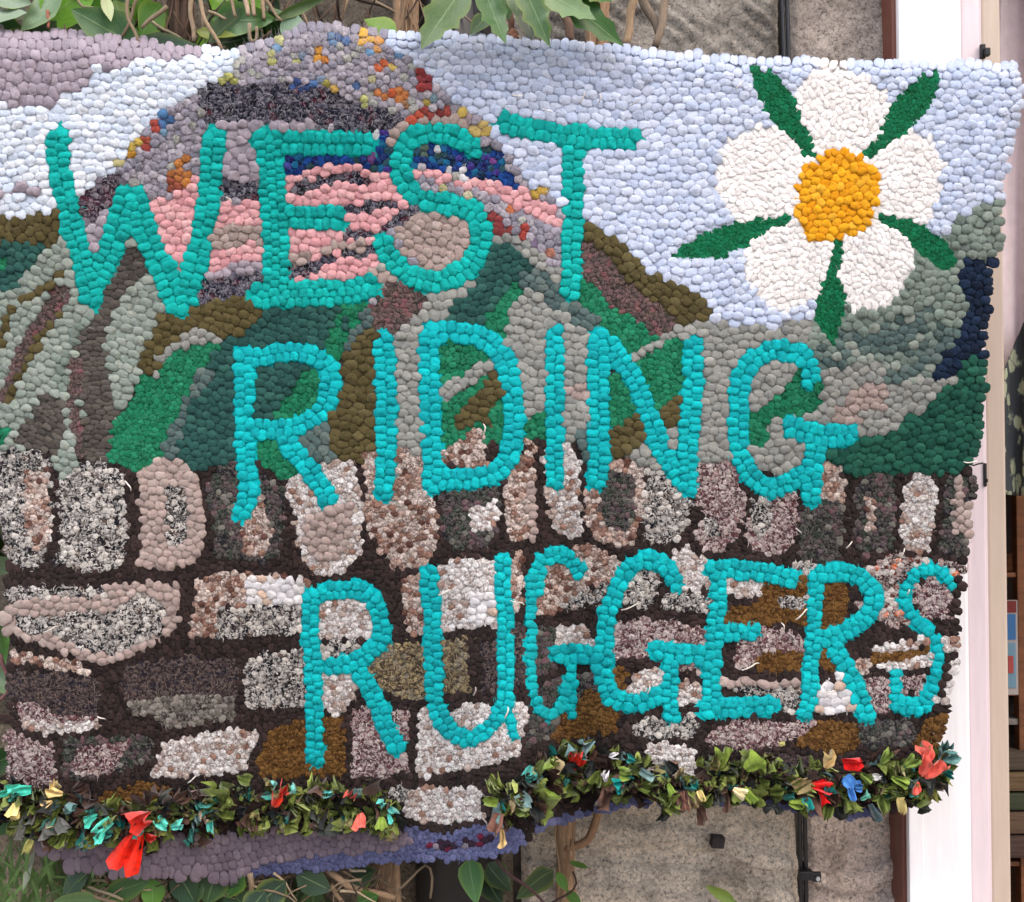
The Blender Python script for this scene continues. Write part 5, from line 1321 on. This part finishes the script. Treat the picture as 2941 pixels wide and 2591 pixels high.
# ------------------------------------------------------------------ climbing plants
def leaf_mesh(kind):
    st = 7 if kind != 'serrated' else 13
    V, UVc = [], []
    bend = random.uniform(-0.25, 0.4); ph = random.uniform(0, 6); fold = random.uniform(0.05, 0.3)
    for i in range(st):
        u = i / (st - 1)
        if kind == 'long': w = math.sin(math.pi * u ** 0.8) ** 0.9 * 0.5
        else: w = (math.sin(math.pi * min(1, u ** 0.62)) ** 0.85) * 0.5
        if kind == 'serrated' and u > 0.3:
            w = w * (1.16 if i % 3 == 0 else 0.96 if i % 3 == 1 else 0.84)
        w = max(w, 0.006 if i == st - 1 else 0.02)
        for v in (-1, -0.5, 0, 0.5, 1):
            z = -fold * w * (1 - abs(v)) * 0.9 - bend * u * u * 0.5 + 0.05 * math.sin(u * 8 + ph) * v * w * 2
            V.append((u + (0.03 * abs(v) if kind == 'serrated' and i % 3 == 0 and 0.3 < u < 0.95 else 0), v * w, z)); UVc.append((u, v))
    F = [(i * 5 + j, (i + 1) * 5 + j, (i + 1) * 5 + j + 1, i * 5 + j + 1) for i in range(st - 1) for j in range(4)]
    me = mesh_np('leaf', np.array(V), np.array(F), LEAF_MAT)
    uvl = me.uv_layers.new(name='UVMap')
    for lp in me.loops: uvl.data[lp.index].uv = UVc[lp.vertex_index]
    return me
LEAVES = {k: [leaf_mesh(k) for _ in range(7)] for k in ('ovate', 'long', 'serrated')}

def leaf(parent, porg, base, tip, width, d0, d1, col, kind='ovate', face=None, name='leaf'):
    a = WV(base[0], base[1], d0); b = WV(tip[0], tip[1], d1)
    x = b - a; L = x.length; x.normalize()
    n = Vector((random.uniform(-.5, .5), -1, random.uniform(-.2, .7))) if face is None else Vector(face)
    n = (n - x * n.dot(x)).normalized()
    if face is None: n = Matrix.Rotation(random.uniform(-0.75, 0.75), 3, x) @ n
    yv = n.cross(x)
    s = width * MPP * (DIST - d0) / DIST
    o = bpy.data.objects.new(name, random.choice(LEAVES[kind])); COL.objects.link(o); o.parent = parent
    R = Matrix((x, yv, n)).transposed().to_4x4()
    o.matrix_basis = Matrix.Translation(a - porg) @ R @ Matrix.Diagonal((L, s, L * 0.6, 1))
    o.color = (*(lin(col) * random.uniform(0.62, 0.9)), 1)
    return o

def stick(parent, porg, pts, r0, r1, d0, d1, col, name='twig', wob=0.004, sides=6, n=9):
    """Twig through photo positions with depths running d0 -> d1."""
    q = np.array(pts, float)
    seg = np.linalg.norm(np.diff(q, axis=0), axis=1); s = np.concatenate([[0], np.cumsum(seg)]); s /= s[-1]
    out = []
    ph = random.uniform(0, 6)
    wob = min(wob, seg.sum() * MPP * 0.025)
    for i in range(n):
        t = i / (n - 1)
        p = W(np.interp(t, s, q[:, 0]), np.interp(t, s, q[:, 1]), d0 + (d1 - d0) * t)
        p = p + wob * np.array([math.sin(t * 7 + ph), math.sin(t * 5 + ph * 2), 0.3 * math.sin(t * 9 + ph)])
        out.append(p - np.array(porg))
    return tube(out, r0, r1, sides, BARK_MAT, name, lin(col) * random.uniform(0.85, 1.1), parent)

TAN, BRN, DRK, RED = (176, 150, 122), (112, 88, 70), (70, 54, 46), (150, 92, 72)
def new_plant(name, label, cat, px, group=None):
    w = W(px, SH / 2, -0.08)
    o = empty(name, (w[0], w[1], 0.0)); tag(o, label, cat, group)
    return o, Vector((w[0], w[1], 0.0))

def trunk(px_top, px_bot, d, col, n, spread, r, label):
    o, org = new_plant('woody_climber', label, 'climber', px_bot, 'woody climber stems on the wall')
    for i in range(n):
        a = random.uniform(-1, 1) * spread; b = random.uniform(-1, 1) * spread
        dd = d + random.uniform(-0.012, 0.012)
        pts = [(px_top + a, -110), (px_top * 0.7 + px_bot * 0.3 + b, 700), (px_top * 0.3 + px_bot * 0.7 - a * 0.6, 1800), (px_bot + a * 0.8, 2360), (px_bot + b * 0.9, 2720)]
        stick(o, org, pts, r * random.uniform(0.5, 1.1), r * random.uniform(0.5, 1.1), dd, dd, (np.array(col) * random.uniform(0.85, 1.1)).tolist(), 'stem', 0.003, 7, 26)
    # peeling strips of bark
    for i in range(int(n * 1.6)):
        y0 = random.choice([random.uniform(-60, 60), random.uniform(2330, 2560)])
        base = px_top if y0 < 1000 else px_bot
        x0 = base + random.uniform(-1, 1) * spread * 1.2
        stick(o, org, [(x0, y0 - 60), (x0 + random.uniform(-16, 16), y0 + 40), (x0 + random.uniform(-40, 40), y0 + 150)], 0.0014, 0.0007, d + 0.018, d + random.uniform(0.02, 0.032), [c * 1.08 for c in col], 'bark_strip', 0.003, 4, 7)
    return o, org
t1, o1 = trunk(1168, 1112, -0.085, (172, 140, 110), 9, 34, 0.0075, 'tan fibrous climber stem beside the black downpipe')
t2, o2 = trunk(1722, 1625, -0.115, (178, 144, 112), 6, 26, 0.0068, 'tan fibrous climber stem right of the downpipe, on bare stone')
t3, o3 = trunk(512, 560, -0.085, (106, 82, 66), 9, 36, 0.008, 'dark brown climber stem at the left among the leaves')
stick(t2, o2, [(1610, 2440), (1690, 2420), (1708, 2370), (1722, 2290), (1726, 2100)], 0.0055, 0.005, -0.11, -0.10, (170, 132, 100), 'side_stem', 0.002, 7, 14)

# leafy climber: top left, left edge and along the bottom
v1, vo = new_plant('leafy_climber', 'leafy green climber spreading above and below the left half of the rug', 'climber', 300)
G1, G2, G_SHEEN, G4, G5 = (52, 92, 44), (84, 128, 56), (132, 158, 122), (112, 162, 44), (38, 66, 42)  # the pale green has a leaf's sheen put into its colour
for b, t, w, d0, d1, c, k in [
  ((390, 125), (203, 25), 135, -.03, -.005, (70, 116, 66), 'ovate'), ((60, 90), (200, -40), 110, -.02, -.03, (128, 156, 122), 'long'), ((120, 60), (290, -60), 120, -.03, -.05, (110, 168, 40), 'ovate'),
  ((-40, 60), (70, 25), 90, -.02, -.01, (150, 170, 150), 'long'), ((-30, -20), (90, 10), 70, -.03, -.02, (136, 160, 134), 'long'), ((300, -20), (318, 66), 34, -.02, -.01, (196, 206, 160), 'long'), ((330, 0), (365, 95), 60, -.03, -.03, (120, 150, 70), 'ovate'), ((250, 20), (330, -40), 90, -.05, -.06, (92, 150, 46), 'ovate'),
  ((380, 118), (590, 140), 70, -.03, -.02, (96, 124, 104), 'long'), ((600, 120), (720, 20), 70, -.02, -.03, (104, 132, 100), 'long'), ((610, 55), (790, 50), 110, -.03, -.02, (66, 112, 44), 'ovate'), ((640, 125), (760, 95), 80, -.04, -.03, (60, 92, 56), 'ovate'), ((560, 88), (680, 105), 44, -.03, -.02, (140, 150, 62), 'long'),
  ((855, 42), (815, 115), 70, -.02, -.01, (116, 148, 122), 'long'), ((780, 60), (960, -20), 30, -.01, -.03, (92, 122, 70), 'long'), ((1140, 95), (1045, 58), 90, -.02, -.015, (104, 146, 36), 'ovate'), ((100, 130), (160, 60), 80, -.04, -.03, (90, 124, 90), 'ovate'), ((20, 120), (110, 90), 60, -.05, -.04, (80, 120, 50), 'ovate'), ((460, 10), (400, 110), 90, -.06, -.05, (86, 140, 40), 'ovate'), ((420, -40), (380, 60), 70, -.05, -.05, (100, 150, 44), 'ovate')]:
    leaf(v1, vo, b, t, w, d0, d1, c, k)
for i in range(64):
    x, y = random.uniform(-90, 860), random.uniform(-70, 150)
    a = random.uniform(0, 6.28); L = random.uniform(70, 170)
    leaf(v1, vo, (x, y), (x + L * math.cos(a), y + L * math.sin(a)), random.uniform(40, 100), random.uniform(-.12, -.05), random.uniform(-.12, -.05), random.choice([G1, G2, G5, G5, G1, (96, 120, 92), G4]), random.choice(['ovate', 'ovate', 'long']))
for i in range(30):                                             # left edge, seen past the rug
    x, y = random.uniform(-130, -10), random.uniform(1450, 2350)
    a = random.uniform(0, 6.28); L = random.uniform(90, 180)
    leaf(v1, vo, (x, y), (x + L * math.cos(a), y + L * math.sin(a)), random.uniform(50, 100), random.uniform(-.09, -.04), random.uniform(-.08, -.03), random.choice([G1, G2, G_SHEEN, (110, 140, 84)]), 'ovate')
for b, t, w, d0, d1, c, k in [
  ((100, 2440), (60, 2560), 50, -.01, 0, (176, 180, 164), 'long'), ((248, 2490), (175, 2585), 62, -.01, 0, (72, 98, 74), 'long'), ((250, 2500), (215, 2600), 50, -.02, 0, (84, 112, 78), 'long'), ((290, 2590), (150, 2600), 90, 0, .01, (104, 140, 92), 'long'), ((300, 2575), (430, 2530), 70, -.01, 0, (70, 110, 60), 'long'), ((440, 2525), (442, 2620), 70, -.02, -.01, (92, 148, 48), 'long'),
  ((500, 2500), (560, 2600), 90, -.02, -.01, (50, 84, 52), 'long'), ((560, 2510), (530, 2620), 80, -.03, -.01, (58, 94, 56), 'long'), ((620, 2500), (590, 2600), 100, -.03, -.02, (54, 92, 44), 'long'), ((690, 2495), (650, 2580), 110, -.03, -.02, (62, 104, 48), 'long'), ((640, 2540), (720, 2640), 90, -.03, -.01, (50, 86, 50), 'long'),
  ((820, 2530), (720, 2620), 90, -.01, 0, (40, 64, 50), 'long'), ((760, 2560), (700, 2640), 80, 0, .01, (44, 70, 56), 'long'), ((850, 2510), (950, 2560), 80, -.04, -.03, (48, 72, 50), 'long'), ((1000, 2540), (1080, 2500), 80, -.05, -.04, (56, 78, 52), 'long'), ((1020, 2600), (1090, 2570), 60, -.03, -.02, (60, 104, 44), 'long')]:
    leaf(v1, vo, b, t, w, d0, d1, c, k)
for i in range(46):
    x, y = random.uniform(200, 1080), random.uniform(2470, 2660)
    a = random.uniform(0, 6.28); L = random.uniform(50, 110)
    leaf(v1, vo, (x, y), (x + L * math.cos(a), y + L * math.sin(a)), random.uniform(40, 80), random.uniform(-.13, -.06), random.uniform(-.12, -.05), random.choice([G1, G5, G5, G2, (70, 96, 66)]), random.choice(['ovate', 'long']))
for pts, r, c, d in [([(362, -20), (372, 60), (395, 122)], .0022, TAN, -.015), ([(395, -10), (372, 60), (350, 112)], .0022, (150, 130, 104), -.03), ([(478, 18), (430, 60), (405, 80)], .0028, (160, 142, 116), -.02), ([(548, -20), (552, 60), (554, 118)], .0034, (190, 164, 136), -.03), ([(563, -20), (590, 50), (633, 142)], .0028, (186, 160, 130), -.015),
   ([(660, -20), (668, 20), (678, 48)], .0022, TAN, -.02), ([(703, -20), (708, 20), (715, 45)], .0034, (204, 178, 150), -.02), ([(722, -20), (726, 15), (732, 45)], .003, (196, 170, 142), -.02), ([(756, -10), (756, 55)], .003, (190, 164, 134), -.03), ([(760, -10), (782, 30), (810, 60)], .002, TAN, -.01), ([(715, 70), (722, 120), (735, 118), (735, 75)], .0025, (190, 170, 140), -.02),
   ([(137, 30), (140, 80)], .0022, (190, 120, 96), -.02), ([(170, 10), (182, 60), (190, 95)], .007, (150, 122, 104), -.05), ([(200, -20), (240, 20), (300, 30)], .002, (150, 136, 110), -.04), ([(430, 60), (480, 90), (520, 110)], .0022, (150, 136, 110), -.04), ([(600, 32), (650, 55)], .002, (170, 150, 124), -.02), ([(0, 1880), (20, 1935), (22, 1985), (-10, 2020)], .0026, (150, 104, 104), .0)]:
    stick(v1, vo, pts, r, r * 0.8, d, d + 0.005, c)
for i in range(130):
    top = random.random() < 0.6
    x = random.uniform(380, 1260) if top else random.uniform(230, 1120)
    y = random.uniform(-80, 120) if top else random.uniform(2440, 2640)
    a = random.gauss(1.57, 0.6); L = random.uniform(90, 220)
    stick(v1, vo, [(x, y), (x + L * 0.5 * math.cos(a) + random.uniform(-15, 15), y + L * 0.5 * math.sin(a)), (x + L * math.cos(a), y + L * math.sin(a))], random.uniform(.001, .003), .0009, random.uniform(-.12, -.05), random.uniform(-.12, -.05), random.choice([TAN, BRN, BRN, DRK, DRK, (150, 130, 106)]), 'twig', 0.003, 5, 6)
for i in range(60):
    x = random.uniform(180, 1120); y = random.uniform(2490, 2640); a = random.uniform(0, 3.14); L = random.uniform(60, 190); d = random.uniform(-.06, -.005)
    stick(v1, vo, [(x, y), (x + L * .5 * math.cos(a) + random.uniform(-12, 12), y + L * .5 * math.sin(a) * .6), (x + L * math.cos(a), y + L * math.sin(a) * .6 + random.uniform(0, 30))], random.uniform(.0007, .002), .0006, d, d, random.choice([TAN, (196, 174, 142), BRN, DRK, (140, 120, 96)]), 'twig', 0.003, 5, 6)
for pts, r, c, d in [([(230, 2560), (330, 2590), (350, 2620)], .002, (150, 130, 104), 0), ([(305, 2518), (330, 2560), (350, 2590)], .0018, (140, 96, 70), -.02), ([(240, 2545), (300, 2560), (350, 2585)], .0018, (190, 172, 140), -.01), ([(720, 2505), (716, 2620)], .004, (182, 156, 128), -.03), ([(930, 2500), (1010, 2545), (1130, 2580)], .0045, (168, 138, 108), -.045), ([(950, 2540), (1000, 2620)], .003, (170, 140, 110), -.05),
   ([(1140, 2560), (1200, 2500), (1236, 2475), (1244, 2510), (1230, 2580)], .0018, (146, 126, 100), -.04), ([(1418, 2465), (1490, 2530), (1568, 2600)], .0022, (96, 66, 66), -.05), ([(1575, 2600), (1640, 2560), (1660, 2530), (1648, 2505)], .0015, (74, 50, 46), -.05), ([(1000, 2490), (1010, 2500), (1050, 2502)], .002, (190, 170, 146), -.04)]:
    stick(v1, vo, pts, r, r * 0.85, d, d + 0.004, c)

# creeper hanging over the rug's top edge, and a few leaves low down on the right
v2, vo2 = new_plant('hanging_creeper', 'serrated green creeper leaves hanging over the top edge of the rug', 'creeper', 1400)
for b, t, w, d0, d1, c, k in [
  ((1330, -40), (1206, 130), 118, .03, .055, (92, 126, 66), 'serrated'), ((1385, -50), (1454, 133), 78, .035, .055, (76, 122, 54), 'serrated'), ((1500, -50), (1578, 122), 84, .035, .05, (74, 112, 62), 'serrated'), ((1475, -30), (1490, 45), 60, .02, .03, (108, 134, 96), 'ovate'), ((1570, -50), (1795, 122), 104, .02, .03, (70, 118, 52), 'serrated'), ((1560, -30), (1712, 54), 90, .025, .035, (120, 148, 104), 'serrated'), ((1440, -40), (1462, 60), 60, .01, .01, (80, 122, 62), 'ovate'), ((1400, 40), (1350, 95), 54, -.01, 0, (58, 98, 44), 'ovate'), ((1505, 20), (1530, 115), 70, -.02, -.01, (40, 62, 42), 'ovate'), ((1650, -40), (1760, 8), 60, .02, .025, (74, 116, 50), 'serrated')]:
    leaf(v2, vo2, b, t, w, d0, d1, c, k, face=(random.uniform(-.25, .25), -1, random.uniform(.1, .5)))
for pts, r, c, d in [([(1250, -60), (1420, -45), (1600, -50), (1800, -60)], .0025, (92, 84, 60), .02), ([(1355, -20), (1375, 60), (1395, 120)], .003, (40, 40, 44), -.03), ([(1615, 20), (1630, 70), (1642, 120)], .006, (126, 98, 82), -.06), ([(1665, 45), (1700, 80)], .0025, (190, 150, 120), -.04), ([(1822, -10), (1810, 60), (1797, 130)], .0055, (172, 144, 114), -.04), ([(1840, -20), (1870, 45), (1896, 100)], .006, (150, 132, 114), -.06), ([(1918, -20), (1900, 60), (1885, 135)], .0055, (160, 140, 120), -.05), ([(1300, 40), (1302, 110)], .003, (50, 44, 40), -.05), ([(1465, 40), (1470, 100)], .004, (120, 80, 60), -.03), ([(1480, 90), (1462, 112), (1490, 105)], .006, (156, 106, 82), -.02)]:
    stick(v2, vo2, pts, r, r * 0.85, d, d + 0.004, c)
for b, t, w, d0, d1, c, k in [
  ((1345, 2465), (1368, 2600), 76, -.045, -.03, (58, 118, 48), 'ovate'), ((1400, 2480), (1470, 2560), 84, -.08, -.07, (44, 72, 44), 'ovate'), ((1590, 2500), (1480, 2580), 90, -.08, -.07, (52, 76, 46), 'ovate'), ((1635, 2475), (1690, 2492), 26, -.07, -.06, (110, 150, 70), 'long'), ((1600, 2505), (1628, 2560), 34, -.06, -.05, (98, 150, 56), 'long'), ((1626, 2560), (1668, 2600), 40, -.06, -.05, (90, 140, 54), 'long'), ((1395, 2520), (1440, 2600), 80, -.09, -.08, (38, 60, 40), 'ovate')]:
    leaf(v1, vo, b, t, w, d0, d1, c, k)
# lone young leaf in front of the bare stone
v3, vo3 = new_plant('young_shoot', 'small light green leaf in front of the pale stone at the bottom', 'leaf', 2070)
leaf(v3, vo3, (2112, 2592), (2028, 2546), 34, -.05, -.04, (134, 160, 66), 'long')
stick(v3, vo3, [(2112, 2590), (2125, 2680)], .0014, .0018, -.05, -.08, (110, 140, 60), 'stalk', 0.001, 5, 5)

# wild grass at the lower left
gv, gf = [], []
for i in range(130):
    x, y = random.uniform(-70, 260), random.uniform(2520, 2760)
    a = random.gauss(-1.57, 0.5); L = random.uniform(100, 260); d = random.uniform(-.10, -.01); w = random.uniform(4, 9)
    k0 = len(gv)
    for j in range(5):
        t = j / 4
        cx, cy = x + L * t * math.cos(a) + 40 * t * t * math.sin(i), y + L * t * math.sin(a) + 50 * t * t * abs(math.sin(i * 2))
        for s in (-1, 1):
            gv.append(W(cx + s * w * (1 - t * 0.9) * abs(math.sin(a)) , cy + s * w * (1 - t * 0.9) * math.cos(a), d + 0.02 * t))
    for j in range(4):
        q = k0 + j * 2; gf.append((q, q + 1, q + 3, q + 2))
gr = link('grass', mesh_np('grass', np.array(gv), np.array(gf), plain('grass_blade', (84, 112, 60), 0.55, 0.4, 30)))
tag(gr, 'thin wild grass growing at the lower left under the rug', 'grass', kind='stuff')

# ------------------------------------------------------------------ door frame and the room inside
WHITE = painted_wood('white_gloss', (238, 236, 238), (170, 150, 145), 0.80)
PINKW = painted_wood('old_pinkish_white', (214, 198, 202), (176, 110, 100), 0.67)
BEIGE = painted_wood('beige_door_paint', (186, 168, 152), (140, 116, 100), 0.78)
BROWNP = painted_wood('brown_frame_paint', (110, 62, 50), (60, 40, 36), 0.7)
fx = lambda px, d: float(W(px, SH / 2, d)[0])
df = empty('door_frame', (fx(2690, -.06), 0.08, 0.0))
tag(df, 'white painted door frame with pink and beige edges right of the rug', 'door frame')
def board(name, pl, pr, d, back, mat, bev=0.002, z0=0.02, z1=2.045):
    m = box_mesh(name, fx(pl, d), fx(pr, d), -d, back, z0, z1, mat, bev)
    o = link(name, m, df); o.location = -df.location
    return o
board('brown_edge', 2576, 2600, -0.114, 0.30, BROWNP, 0.003)
board('white_post', 2597, 2778, -0.104, 0.30, WHITE, 0.005)
board('white_bead', 2597, 2640, -0.101, 0.1035, WHITE, 0.0015)
board('inner_jamb', 2774, 2830, -0.112, 0.30, PINKW, 0.0025)
board('putty_line', 2826, 2834, -0.115, 0.30, PINKW, 0.0015)
board('door_edge', 2832, 2889, -0.118, 0.30, BEIGE, 0.0035)
IRON = plain('black_iron', (18, 17, 17), 0.5, 0.3, 120, 0.4)
def hw(name, px0, py0, px1, py1, d, th):
    a, b = W(px0, py1, d), W(px1, py0, d)
    o = link(name, box_mesh(name, a[0], b[0], -d - th, -d, a[2], b[2], IRON, 0.0015), df); o.location = -df.location
hw('latch', 2812, 130, 2826, 172, -0.110, 0.006); hw('latch_knob', 2822, 142, 2838, 165, -0.106, 0.008)
hw('hinge', 2824, 1330, 2832, 1398, -0.112, 0.003); hw('hinge_pin', 2829, 1374, 2835, 1386, -0.111, 0.004)
pts = [W(x, y, -0.085) - np.array(df.location) for x, y in ((2786, 1334), (2796, 1337), (2808, 1333), (2824, 1330))]
tube(pts, 0.0011, 0.0011, 6, IRON, 'hook_wire', None, df)

RX0 = fx(2889, -.112)
DARKROOM = plain('dark_room_wall', (74, 58, 50), 0.9, 0.3, 5)
WOODF = plain('room_floorboards', (124, 82, 54), 0.6, 0.35, 12, 0.4, 0.2, (1, 8, 1))
rb = link('room_wall_back', box_mesh('room_wall_back', RX0 - 0.3, RX0 + 2.2, 1.75, 1.85, 0.0, 2.4, DARKROOM)); tag(rb, kind='structure')
rl = link('room_wall_left', box_mesh('room_wall_left', RX0 - 0.40, RX0 - 0.302, 0.31, 1.748, 0.0, 2.4, DARKROOM)); tag(rl, kind='structure')
rr_ = link('room_wall_right', box_mesh('room_wall_right', RX0 + 2.2, RX0 + 2.3, 0.31, 1.748, 0.0, 2.4, DARKROOM)); tag(rr_, kind='structure')
rf = link('room_floor', box_mesh('room_floor', RX0 - 0.5, RX0 + 2.4, 0.301, 1.85, -0.05, 0.12, WOODF)); tag(rf, kind='structure')
rc = link('room_ceiling', box_mesh('room_ceiling', RX0 - 0.5, RX0 + 2.4, 0.301, 1.85, 2.402, 2.5, DARKROOM)); tag(rc, kind='structure')

FAC = plain('facade_stone', (128, 118, 108), 0.95, 0.3, 30, 0.1, 0.6)
fw = link('facade_wall', box_mesh('facade_wall', RX0 + 0.85, RX0 + 2.6, -WALL_D, 0.30, 0.0, 2.7, FAC)); tag(fw, kind='structure')  # unseen wall, added to keep daylight out of the room
fl_ = link('door_lintel', box_mesh('door_lintel', frame_l + 0.001, RX0 + 0.849, -WALL_D, 0.30, 2.05, 2.7, FAC)); tag(fl_, kind='structure')  # unseen too, added to darken the room from above

def hanging(name, poly_lo, poly_hi, pl, pr, d, mat, folds, amp, label, cat):
    """Cloth hung in folds between two edge curves (upper, lower) over photo x from pl to pr."""
    nx, ny = 60, 30
    V = []
    for j in range(ny + 1):
        t = j / ny
        for i in range(nx + 1):
            s = i / nx; x = pl + (pr - pl) * s
            y = np.interp(x, *poly_hi) * (1 - t) + np.interp(x, *poly_lo) * t
            dd = d + amp * math.sin(s * folds * 6.28 + 0.7 * math.sin(t * 3)) + amp * 0.5 * math.sin(s * folds * 11 + t * 2)
            V.append(W(x, y, dd))
    iv = np.arange((nx + 1) * (ny + 1)).reshape(ny + 1, nx + 1)
    F = np.stack([iv[:-1, :-1], iv[1:, :-1], iv[1:, 1:], iv[:-1, 1:]], -1).reshape(-1, 4)
    V = np.array(V); c = V.mean(0)
    o = link(name, mesh_np(name, V - c, F, mat), None, c)
    so = o.modifiers.new('thick', 'SOLIDIFY'); so.thickness = 0.002
    tag(o, label, cat)
    return o
CURT = plain('curtain_cotton', (206, 190, 192), 0.9, 0.08, 60, 0.1)
hanging('curtain', ([2860, 3300], [1120, 1050]), ([2860, 3300], [-250, -250]), 2862, 3300, -0.335, CURT, 5, 0.012, 'pale pinkish curtain hanging inside the doorway', 'curtain')
fm, nt, b = new_mat('leaf_print_fabric')
geo = nt.nodes.new('ShaderNodeNewGeometry')
mp = nt.nodes.new('ShaderNodeMapping'); mp.inputs['Scale'].default_value = (60, 60, 34); mp.inputs['Rotation'].default_value = (0, 0.5, 0)
nt.links.new(geo.outputs['Position'], mp.inputs[0])
vo_ = nt.nodes.new('ShaderNodeTexVoronoi'); vo_.inputs['Scale'].default_value = 1.0; nz_ = noise_tex(nt, 45, 3, 0.6, geo.outputs['Position'])
va_ = nt.nodes.new('ShaderNodeVectorMath'); va_.operation = 'MULTIPLY_ADD'; va_.inputs[1].default_value = (1.1, 1.1, 1.1)
nt.links.new(nz_.outputs['Color'], va_.inputs[0]); nt.links.new(mp.outputs[0], va_.inputs[2]); nt.links.new(va_.outputs[0], vo_.inputs['Vector'])
rmp = ramp(nt, [(0.34, tuple(lin((150, 154, 128)))), (0.40, tuple(lin((84, 92, 84)))), (0.46, tuple(lin((46, 50, 54))))])
nt.links.new(vo_.outputs['Distance'], rmp.inputs[0]); nt.links.new(rmp.outputs[0], b.inputs['Base Color'])
b.inputs['Roughness'].default_value = 0.85
hanging('patterned_garment', ([2872, 2886, 3300], [1400, 1420, 1460]), ([2872, 2886, 2941, 3300], [1090, 1068, 920, 880]), 2874, 3300, -0.29, fm, 7, 0.008, 'dark garment with pale leaf print hanging below the curtain', 'garment')

# shop shelf with a standing card and folded cloths, only a sliver in view
SHW = plain('shelf_wood', (116, 74, 48), 0.6, 0.3, 14, 0.3, 0.2, (1, 1, 6))
def room_box(name, px0, py0, px1, py1, d, deep, mat, parent=None, bev=0.002):
    a, c = W(px0, py1, d), W(px1, py0, d)
    ctr = np.array([(a[0] + c[0]) / 2, -d, a[2]])
    o = link(name, box_mesh(name, a[0] - ctr[0], c[0] - ctr[0], 0, deep, 0, c[2] - a[2], mat, bev), parent, ctr if parent is None else ctr - np.array(parent.location))
    return o
sd = -0.62
shx = W(2850, 2700, sd)
sh = empty('display_shelf', (shx[0], -sd, 0.12)); tag(sh, 'dark wooden shelf unit inside the doorway', 'shelf')
GREYB = plain('shelf_top', (120, 112, 106), 0.6, 0.2, 20)
room_box('shelf_board', 2800, 2060, 3300, 2084, sd, 0.35, GREYB, sh); room_box('shelf_board', 2800, 1640, 3300, 1660, sd, 0.35, SHW, sh); room_box('shelf_board', 2800, 1985, 3300, 2000, sd, 0.35, SHW, sh)
room_box('shelf_board', 2800, 2470, 3300, 2490, sd, 0.35, SHW, sh); room_box('shelf_post', 2935, 1300, 2960, 2700, sd + 0.004, 0.02, SHW, sh)
for i, (y0, y1, c) in enumerate(((2160, 2215, (84, 74, 64)), (2217, 2275, (104, 86, 64)), (2277, 2330, (66, 70, 54)), (2332, 2398, (96, 78, 64)), (2400, 2468, (80, 64, 58)))):
    o = room_box('folded_cloth', 2862, y0, 3120, y1, sd + 0.02, 0.25, plain('folded_cloth_dye', c, 0.9, 0.25, 70, 0.1, 0.4, (0.3, 0.3, 5)), None, 0.006)
    tag(o, ['grey beige folded cloth on top of the pile in the doorway', 'ochre folded cloth second from the top of the pile', 'mossy green folded cloth in the middle of the pile', 'tan folded cloth second from the bottom of the pile', 'brown folded cloth at the bottom of the pile'][i], 'cloth', 'folded cloths on the shop shelf')
crd = empty('picture_card', Vector(W(2908, 1990, -0.44).tolist())); tag(crd, 'red, white and blue picture card standing just inside the doorway', 'card')
for nm_, x0, y0, x1, y1, c, dd in (('card', 2880, 1724, 2922, 1996, (150, 142, 138), -0.44), ('red_strip', 2880, 1726, 2919, 1760, (104, 28, 24), -0.4385), ('blue_panel', 2880, 1764, 2917, 1838, (44, 92, 138), -0.4385), ('pale_panel', 2880, 1846, 2917, 1976, (96, 128, 146), -0.4385), ('red_shape', 2896, 1884, 2911, 1934, (150, 60, 54), -0.4375)):
    room_box(nm_, x0, y0, x1, y1, dd, 0.001 if nm_ != 'card' else 0.006, plain('print_' + nm_, c, 0.6, 0.1, 30), crd, 0.0003)
